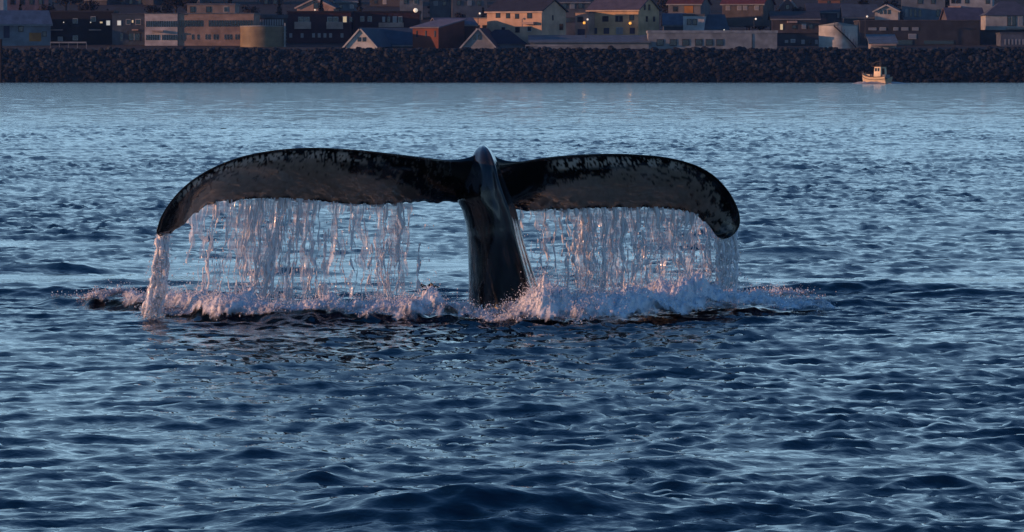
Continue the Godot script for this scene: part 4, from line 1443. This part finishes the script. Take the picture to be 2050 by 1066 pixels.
# ---------------------------------------------------------------- white water
# mounds of broken water: x, distance, half length, half depth, height
const MOUNDS := [[0.22, 38.2, 0.17, 0.3, 0.22], [0.55, 38.1, 0.32, 0.35, 0.12], [0.95, 38.5, 0.32, 0.4, 0.14], [1.35, 39.1, 0.32, 0.4, 0.10], [1.25, 39.2, 0.4, 0.4, 0.10], [1.75, 39.7, 0.45, 0.4, 0.07], [2.3, 40.0, 0.5, 0.35, 0.05], [0.9, 38.1, 0.5, 0.3, 0.06], [-0.05, 38.8, 0.25, 0.3, 0.09],
	[-3.2, 41.0, 0.22, 0.25, 0.09], [-2.85, 40.4, 0.25, 0.3, 0.07], [-2.6, 39.1, 0.2, 0.3, 0.08], [-0.8, 38.6, 0.3, 0.3, 0.06], [-0.45, 38.3, 0.3, 0.2, 0.07], [-1.5, 38.4, 0.6, 0.25, 0.05], [-2.2, 38.5, 0.3, 0.25, 0.06], [2.2, 41.6, 0.5, 0.4, 0.08], [0.5, 40.6, 0.4, 0.3, 0.05],
	[-2.35, 38.9, 0.07, 0.15, 0.10], [-1.95, 38.6, 0.06, 0.12, 0.08], [-1.7, 38.9, 0.1, 0.15, 0.07], [-1.35, 38.5, 0.06, 0.1, 0.09], [-1.05, 38.7, 0.09, 0.12, 0.06], [-0.62, 38.4, 0.08, 0.12, 0.10], [1.55, 40.0, 0.07, 0.12, 0.10], [1.1, 39.3, 0.08, 0.15, 0.10]]

func mound(x: float, d: float) -> float:
	var h := 0.0
	for m in MOUNDS:
		var u: float = (x - m[0]) / m[2]
		var v: float = (d - m[1]) / m[3]
		if u * u + v * v < 5.0:
			h += m[4] * exp(-u * u - v * v)
	return h

func billow(x: float, y: float) -> float:
	return absf(noise_b.get_noise_2d(x * 3.2, y * 3.2)) * 0.55 + absf(noise_b.get_noise_2d(x * 8.0 + 9.0, y * 8.0)) * 0.32 + absf(noise_b.get_noise_2d(x * 21.0, y * 21.0 + 4.0)) * 0.18

func foam_cover(x: float, d: float) -> float:
	var r := ring_at(x)
	var on_ring := maxf(r.y / 0.07, 0.75 * smoothstep(-0.5, -0.2, x) * smoothstep(2.6, 1.6, x))
	var q := d - r.x
	var body := on_ring * (exp(-pow((q - (0.10 if x < -0.4 else -0.1)) / 0.24, 2.0)) * 1.1 + 0.42 * exp(-pow((q - 1.2) / 1.1, 2.0)))
	body += 6.0 * mound(x, d)
	# where the falling water lands
	body += 0.35 * exp(-pow((d - tail_depth(1025.0 + x * 258.0) - 0.25) / 0.4, 2.0)) * smoothstep(3.0, 2.2, absf(x + 0.5))
	return body + 0.5 * noise_a.get_noise_2d(x * 1.3, d * 0.9) + 0.45 * noise_a.get_noise_2d(x * 5.0, d * 3.0 + 20.0) - 0.52

func foam_top(x: float, d: float, cover: float) -> float:
	return sea_level(x, -d) + mound(x, d) * (0.5 + 1.3 * billow(x, d * 0.8)) + clampf(cover, 0.0, 0.7) * 0.075 * billow(x * 1.3 + 3.0, d) + 0.012 * clampf(cover * 8.0, 0.0, 1.0) - 0.004

func white_patch(called: String, label: String, x0: float, x1: float, d0: float, d1: float, many: int, seed_value: int, fine := 0.022) -> void:
	var o := base(called, Vector3((x0 + x1) / 2, 0, -(d0 + d1) / 2))
	tag(o, label, "white water", "white water round the whale's tail")
	var step := 0.0095
	var nu := int((x1 - x0) / step)
	var nv := int((d1 - d0) / fine)
	var w := nv + 1
	var p := PackedVector3Array()
	var cv := PackedFloat32Array()
	var col := PackedColorArray()
	for i in nu + 1:
		var x := lerpf(x0, x1, i / float(nu))
		for j in nv + 1:
			var d := lerpf(d0, d1, j / float(nv))
			var c := foam_cover(x, d)
			cv.append(c)
			if c > -0.12:
				var q := Vector3(x, foam_top(x, d, c), -d)
				var b := absf(noise_b.get_noise_3d(q.x * 13.0, q.y * 13.0, q.z * 9.0)) + 0.6 * absf(noise_b.get_noise_3d(q.x * 31.0, q.y * 31.0, q.z * 20.0))
				q += Vector3(0.15 * noise_b.get_noise_3d(q.x * 17.0, q.y * 17.0, 5.0), 0.45, 0.75) * (0.035 * (b - 0.25) * clampf(c * 2.5, 0.0, 1.0))
				p.append(q - o.position)
			else:
				p.append(Vector3(x, 0, -d) - o.position)
			# thin foam lets the dark water show
			var k := clampf((0.12 if x < 0.2 else 0.32) + 1.1 * c + 0.55 * noise_a.get_noise_2d(x * 14.0, d * 9.0) + 0.7 * noise_a.get_noise_2d(x * 4.0, d * 3.0), 0.03, 1.0)
			var tone := Color(0.40, 0.42, 0.46).lerp(Color(0.78, 0.79, 0.81), k)
			tone.a = smoothstep(0.0, 0.30, c + 0.20 * noise_a.get_noise_2d(x * 11.0, d * 7.0)) * (0.3 + 0.7 * k)
			col.append(tone)
	var st := tool()
	st.set_smooth_group(1)
	for i in nu:
		for j in nv:
			var q := [i * w + j, i * w + j + 1, (i + 1) * w + j + 1, (i + 1) * w + j]
			if cv[q[0]] < 0.0 or cv[q[1]] < 0.0 or cv[q[2]] < 0.0 or cv[q[3]] < 0.0:
				continue
			for k in [0, 1, 2, 0, 2, 3]:
				st.set_color(col[q[k]])
				st.add_vertex(p[q[k]])
	st.index()
	st.generate_normals()
	var f := part("foam", st.commit(), foam_mat, o)
	f.set_meta("kind", "stuff")
	var r := RandomNumberGenerator.new()
	r.seed = seed_value
	var list := []
	var glass := []
	var tries := 0
	while list.size() + glass.size() < many and tries < many * 9:
		tries += 1
		var x := r.randf_range(x0, x1)
		var d := r.randf_range(d0, d1)
		var c := foam_cover(x, d)
		if c < 0.02 or r.randf() > c * 1.4:
			continue
		var up := -log(maxf(r.randf(), 1e-4)) * (0.008 + 0.16 * mound(x, d) + 0.018 * clampf(c, 0.0, 1.0)) if r.randf() < 0.7 else 0.0
		var s := 0.0014 + 0.005 * pow(r.randf(), 3.0)
		if up > 0.06:
			s *= 0.65
		var t := Transform3D(Basis.from_scale(Vector3(s, s * r.randf_range(0.8, 1.6), s)), Vector3(x, foam_top(x, d, c) + up, -d) - o.position)
		if r.randf() < 0.6:
			list.append(t)
		else:
			glass.append(t)
	scatter("spray", list, white_water, o)
	scatter("drops", glass, falling, o)

func build_water() -> void:
	falling = mat(Color(0.96, 0.97, 1.0), 0.10, 0.5)
	falling.albedo_color.a = 0.30
	falling.refraction_enabled = true
	falling.refraction_scale = 0.033
	falling.albedo_color.a = 0.22
	strand_mat = falling.duplicate()
	film = mat(Color(0.93, 0.95, 1.0), 0.12, 0.4)
	film.albedo_color.a = 0.34
	film.transparency = BaseMaterial3D.TRANSPARENCY_ALPHA
	strand_mat.albedo_color.a = 0.75
	white_water = mat(Color.WHITE, 0.75, 0.5)
	white_water.vertex_color_use_as_albedo = true
	foam_mat = mat(Color.WHITE, 0.75, 0.5)
	foam_mat.vertex_color_use_as_albedo = true
	foam_mat.transparency = BaseMaterial3D.TRANSPARENCY_ALPHA
	var s := SphereMesh.new()
	s.radius = 1.0
	s.height = 2.0
	s.radial_segments = 8
	s.rings = 4
	var arr := s.get_mesh_arrays()
	var cols := PackedColorArray()
	cols.resize(arr[Mesh.ARRAY_VERTEX].size())
	cols.fill(Color(0.70, 0.70, 0.72))
	arr[Mesh.ARRAY_COLOR] = cols
	var am := ArrayMesh.new()
	am.add_surface_from_arrays(Mesh.PRIMITIVE_TRIANGLES, arr)
	drop_mesh = am
	curtain("water_curtain", "thin torn curtain of water strands falling from the left fluke's scalloped edge", FLUKE_LEFT, true, 372, 868)
	curtain("water_curtain", "dense curtain of water strands falling from the right fluke's scalloped edge", FLUKE_RIGHT, false, 1040, 1440)
	white_patch("foam_crest", "pink lit foam on the low crest at the far left of the tail's splash", -4.1, -2.75, 39.2, 42.4, 4000, 1)
	white_patch("foam_crest", "foam crest over a dark wave face below the left fluke", -2.75, -0.35, 37.5, 41.0, 15000, 2)
	white_patch("splash", "tall white splash right in front of the tail stock's foot", -0.35, 0.62, 37.4, 40.9, 16000, 3, 0.013)
	white_patch("foam_crest", "bluish tumbling foam below the right fluke, trailing off to the right", 0.62, 3.1, 37.8, 42.4, 14000, 4)

# a dark tangle that breaks the surface left of the tail stock
func build_kelp() -> void:
	var p := at(857, 566, 44.5)
	p.y = sea_level(p.x, p.z) - 0.02
	var o := base("kelp_clump", p)
	tag(o, "small dark tangle of kelp breaking the surface between left fluke and tail stock", "kelp")
	var r := RandomNumberGenerator.new()
	r.seed = 12
	var m := mat(Color(0.018, 0.017, 0.015), 0.25)
	for k in 9:
		var a := (k - 4) * 0.3 + r.randf_range(-0.1, 0.1)
		var h := r.randf_range(0.03, 0.08)
		var st := tool()
		tube(st, [Vector3(sin(a) * 0.01, -0.03, r.randf_range(-0.03, 0.03)), Vector3(sin(a) * 0.03, h * 0.8, 0), Vector3(sin(a) * 0.07, h, 0.01), Vector3(sin(a) * 0.11, h * 0.5, 0.02), Vector3(sin(a) * 0.13, -0.03, 0.03)], [0.004, 0.008, 0.009, 0.007, 0.004], 6)
		part("frond", st.commit(), m, o)

# ---------------------------------------------------------------- the boat
func build_boat() -> void:
	var d := 834.0
	var px := d / FOCAL
	var p := at(1754, 168, d)
	p.y = 0.0
	var o := base("fishing_boat", p, deg_to_rad(-48.0))
	tag(o, "small white fishing boat with wheelhouse aft, lit by low sun with orange glow put into its paint before the breakwater", "boat")
	# hull: sections from the bow (left) to the stern; x, half beam on deck, sheer height, keel height
	var secs := [[-3.0, 0.04, 1.75, 0.9], [-2.7, 0.35, 1.68, 0.1], [-2.2, 0.72, 1.52, -0.3], [-1.4, 1.02, 1.3, -0.5], [-0.4, 1.15, 1.14, -0.55], [0.8, 1.18, 1.08, -0.55], [1.9, 1.12, 1.12, -0.5], [2.75, 0.98, 1.22, -0.35], [2.85, 0.95, 1.24, -0.2]]
	var st := tool()
	var rings := []
	for s in secs:
		var ring := []
		for k in 9:
			var t := k / 8.0 * 2.0 - 1.0
			var a := absf(t)
			ring.append(Vector3(s[0], lerpf(s[3], s[2], pow(a, 1.8)), signf(t) * s[1] * pow(a, 0.55)))
		rings.append(ring)
	for i in rings.size() - 1:
		for k in 8:
			face(st, rings[i][k], rings[i + 1][k], rings[i + 1][k + 1], rings[i][k + 1])
			face(st, rings[i][k + 1], rings[i + 1][k + 1], rings[i + 1][k], rings[i][k])
	var last: Array = rings[-1]
	for k in range(1, 7):
		tri(st, last[0], last[k], last[k + 1])
		tri(st, last[0], last[k + 1], last[k])
	var white := worn(Color(0.92, 0.74, 0.52), 0.45, 5.0)  # low sun's orange glow mixed into the white paint's colour
	part("hull", st.commit(), white, o)
	var dk := tool()
	for i in secs.size() - 1:
		var a: Array = secs[i]
		var b: Array = secs[i + 1]
		face(dk, Vector3(a[0], a[2] - 0.35, -a[1] * 0.93), Vector3(b[0], b[2] - 0.35, -b[1] * 0.93), Vector3(b[0], b[2] - 0.35, b[1] * 0.93), Vector3(a[0], a[2] - 0.35, a[1] * 0.93))
	part("deck", dk.commit(), worn(Color(0.12, 0.08, 0.07)), o)
	for side in [-1.0, 1.0]:
		var gw := []
		var rd := []
		for s in secs:
			gw.append(Vector3(s[0], s[2] + 0.02, side * (s[1] + 0.02)))
			rd.append(0.06)
		var t := tool()
		tube(t, gw, rd, 6)
		part("gunwale", t.commit(), worn(Color(0.07, 0.03, 0.035)), o)
		var fd := []
		var fr := []
		for s in secs:
			fd.append(Vector3(s[0], s[2] - 0.42, side * (s[1] * 0.965 + 0.02)))
			fr.append(0.035)
		var f := tool()
		tube(f, fd, fr, 5)
		part("rubbing_strake", f.commit(), worn(Color(0.05, 0.045, 0.05)), o)
	# wheelhouse
	var wh := tool()
	var lo := [Vector3(0.1, 0.75, -0.7), Vector3(0.1, 0.75, 0.7), Vector3(1.75, 0.75, 0.75), Vector3(1.75, 0.75, -0.75)]
	var hi := [Vector3(0.3, 2.75, -0.62), Vector3(0.3, 2.75, 0.62), Vector3(1.7, 2.75, 0.66), Vector3(1.7, 2.75, -0.66)]
	for k in 4:
		var l := (k + 1) % 4
		face(wh, lo[k], hi[k], hi[l], lo[l])
	part("wheelhouse", wh.commit(), white, o)
	part("roof", cuboid(Vector3(0.0, 2.752, -0.75), Vector3(1.9, 2.87, 0.75)), worn(Color(0.10, 0.06, 0.05)), o)
	for z in [-0.33, 0.33]:
		var w := part("window", cuboid(Vector3(-0.02, -0.28, -0.24), Vector3(0.03, 0.28, 0.24)), mats["glass"], o, Vector3(0.24, 2.3, z))
		w.rotation.z = -0.1
	for x in [0.65, 1.25]:
		part("window", cuboid(Vector3(-0.22, -0.26, -0.02), Vector3(0.22, 0.26, 0.03)), mats["glass"], o, Vector3(x, 2.3, 0.66))
	part("door", cuboid(Vector3(-0.02, 0.78, -0.3), Vector3(0.03, 2.5, 0.3)), worn(Color(0.10, 0.05, 0.04)), o, Vector3(1.74, 0, 0.1))
	var ms := tool()
	tube(ms, [Vector3(0.9, 2.87, 0), Vector3(0.95, 4.3, 0)], [0.06, 0.035], 8)
	part("mast", ms.commit(), worn(Color(0.10, 0.08, 0.07)), o)
	var bm := tool()
	tube(bm, [Vector3(0.93, 3.7, 0), Vector3(-0.9, 3.3, 0)], [0.035, 0.03], 6)
	part("boom", bm.commit(), worn(Color(0.10, 0.08, 0.07)), o)
	for q in [Vector3(-2.6, 1.75, 0), Vector3(2.7, 1.25, 0.7), Vector3(2.7, 1.25, -0.7)]:
		var s := tool()
		tube(s, [Vector3(0.94, 4.2, 0), q], [0.012, 0.012], 4)
		part("stay", s.commit(), worn(Color(0.08, 0.08, 0.08)), o)
	var an := tool()
	tube(an, [Vector3(1.5, 2.87, 0.4), Vector3(1.55, 4.0, 0.42)], [0.02, 0.01], 5)
	part("aerial", an.commit(), worn(Color(0.3, 0.3, 0.3)), o)
	var hatch := tool()
	box(hatch, Vector3(-1.75, 0.9, -0.4), Vector3(-1.0, 1.55, 0.4))
	part("hatch", hatch.commit(), white, o)
	var winch := tool()
	tube(winch, [Vector3(-0.55, 1.3, -0.5), Vector3(-0.55, 1.3, 0.5)], [0.3, 0.3], 12)
	part("winch", winch.commit(), worn(Color(0.15, 0.14, 0.16)), o)
	part("gear_crate", cuboid(Vector3(1.95, 0.8, -0.6), Vector3(2.6, 1.5, 0.5)), worn(Color(0.35, 0.36, 0.4)), o)
	for k in 4:
		var rl := tool()
		tube(rl, [Vector3(-2.5 + k * 0.5, 1.5, 0.6 + k * 0.14), Vector3(-2.5 + k * 0.5, 2.05 - k * 0.08, 0.6 + k * 0.14)], [0.025, 0.025], 5)
		part("stanchion", rl.commit(), worn(Color(0.4, 0.38, 0.36)), o)

	var wk := base("boat_wake", p)
	tag(wk, "pale churned water round the hull of the small white fishing boat", "wake")
	var wf := tool()
	for i in 36:
		for k in 4:
			var q := []
			for e in [[0, 0], [0, 1], [1, 1], [1, 0]]:
				var a: float = TAU * (i + e[0]) / 36.0
				var t: float = (k + e[1]) / 4.0
				var far_out: float = lerpf(0.85, 1.5 + 0.5 * noise_b.get_noise_2d(cos(a) * 2.0, sin(a) * 2.0), t)
				q.append(Vector3(cos(a) * 3.0 * far_out + 0.9 * t, (0.30 + 0.12 * noise_b.get_noise_2d(a * 4.0, t * 3.0)) * (1.0 - t) + 0.04, sin(a) * 1.9 * far_out))
			face(wf, q[0], q[3], q[2], q[1])
	part("foam", wf.commit(), worn(Color(0.55, 0.56, 0.58)), wk)
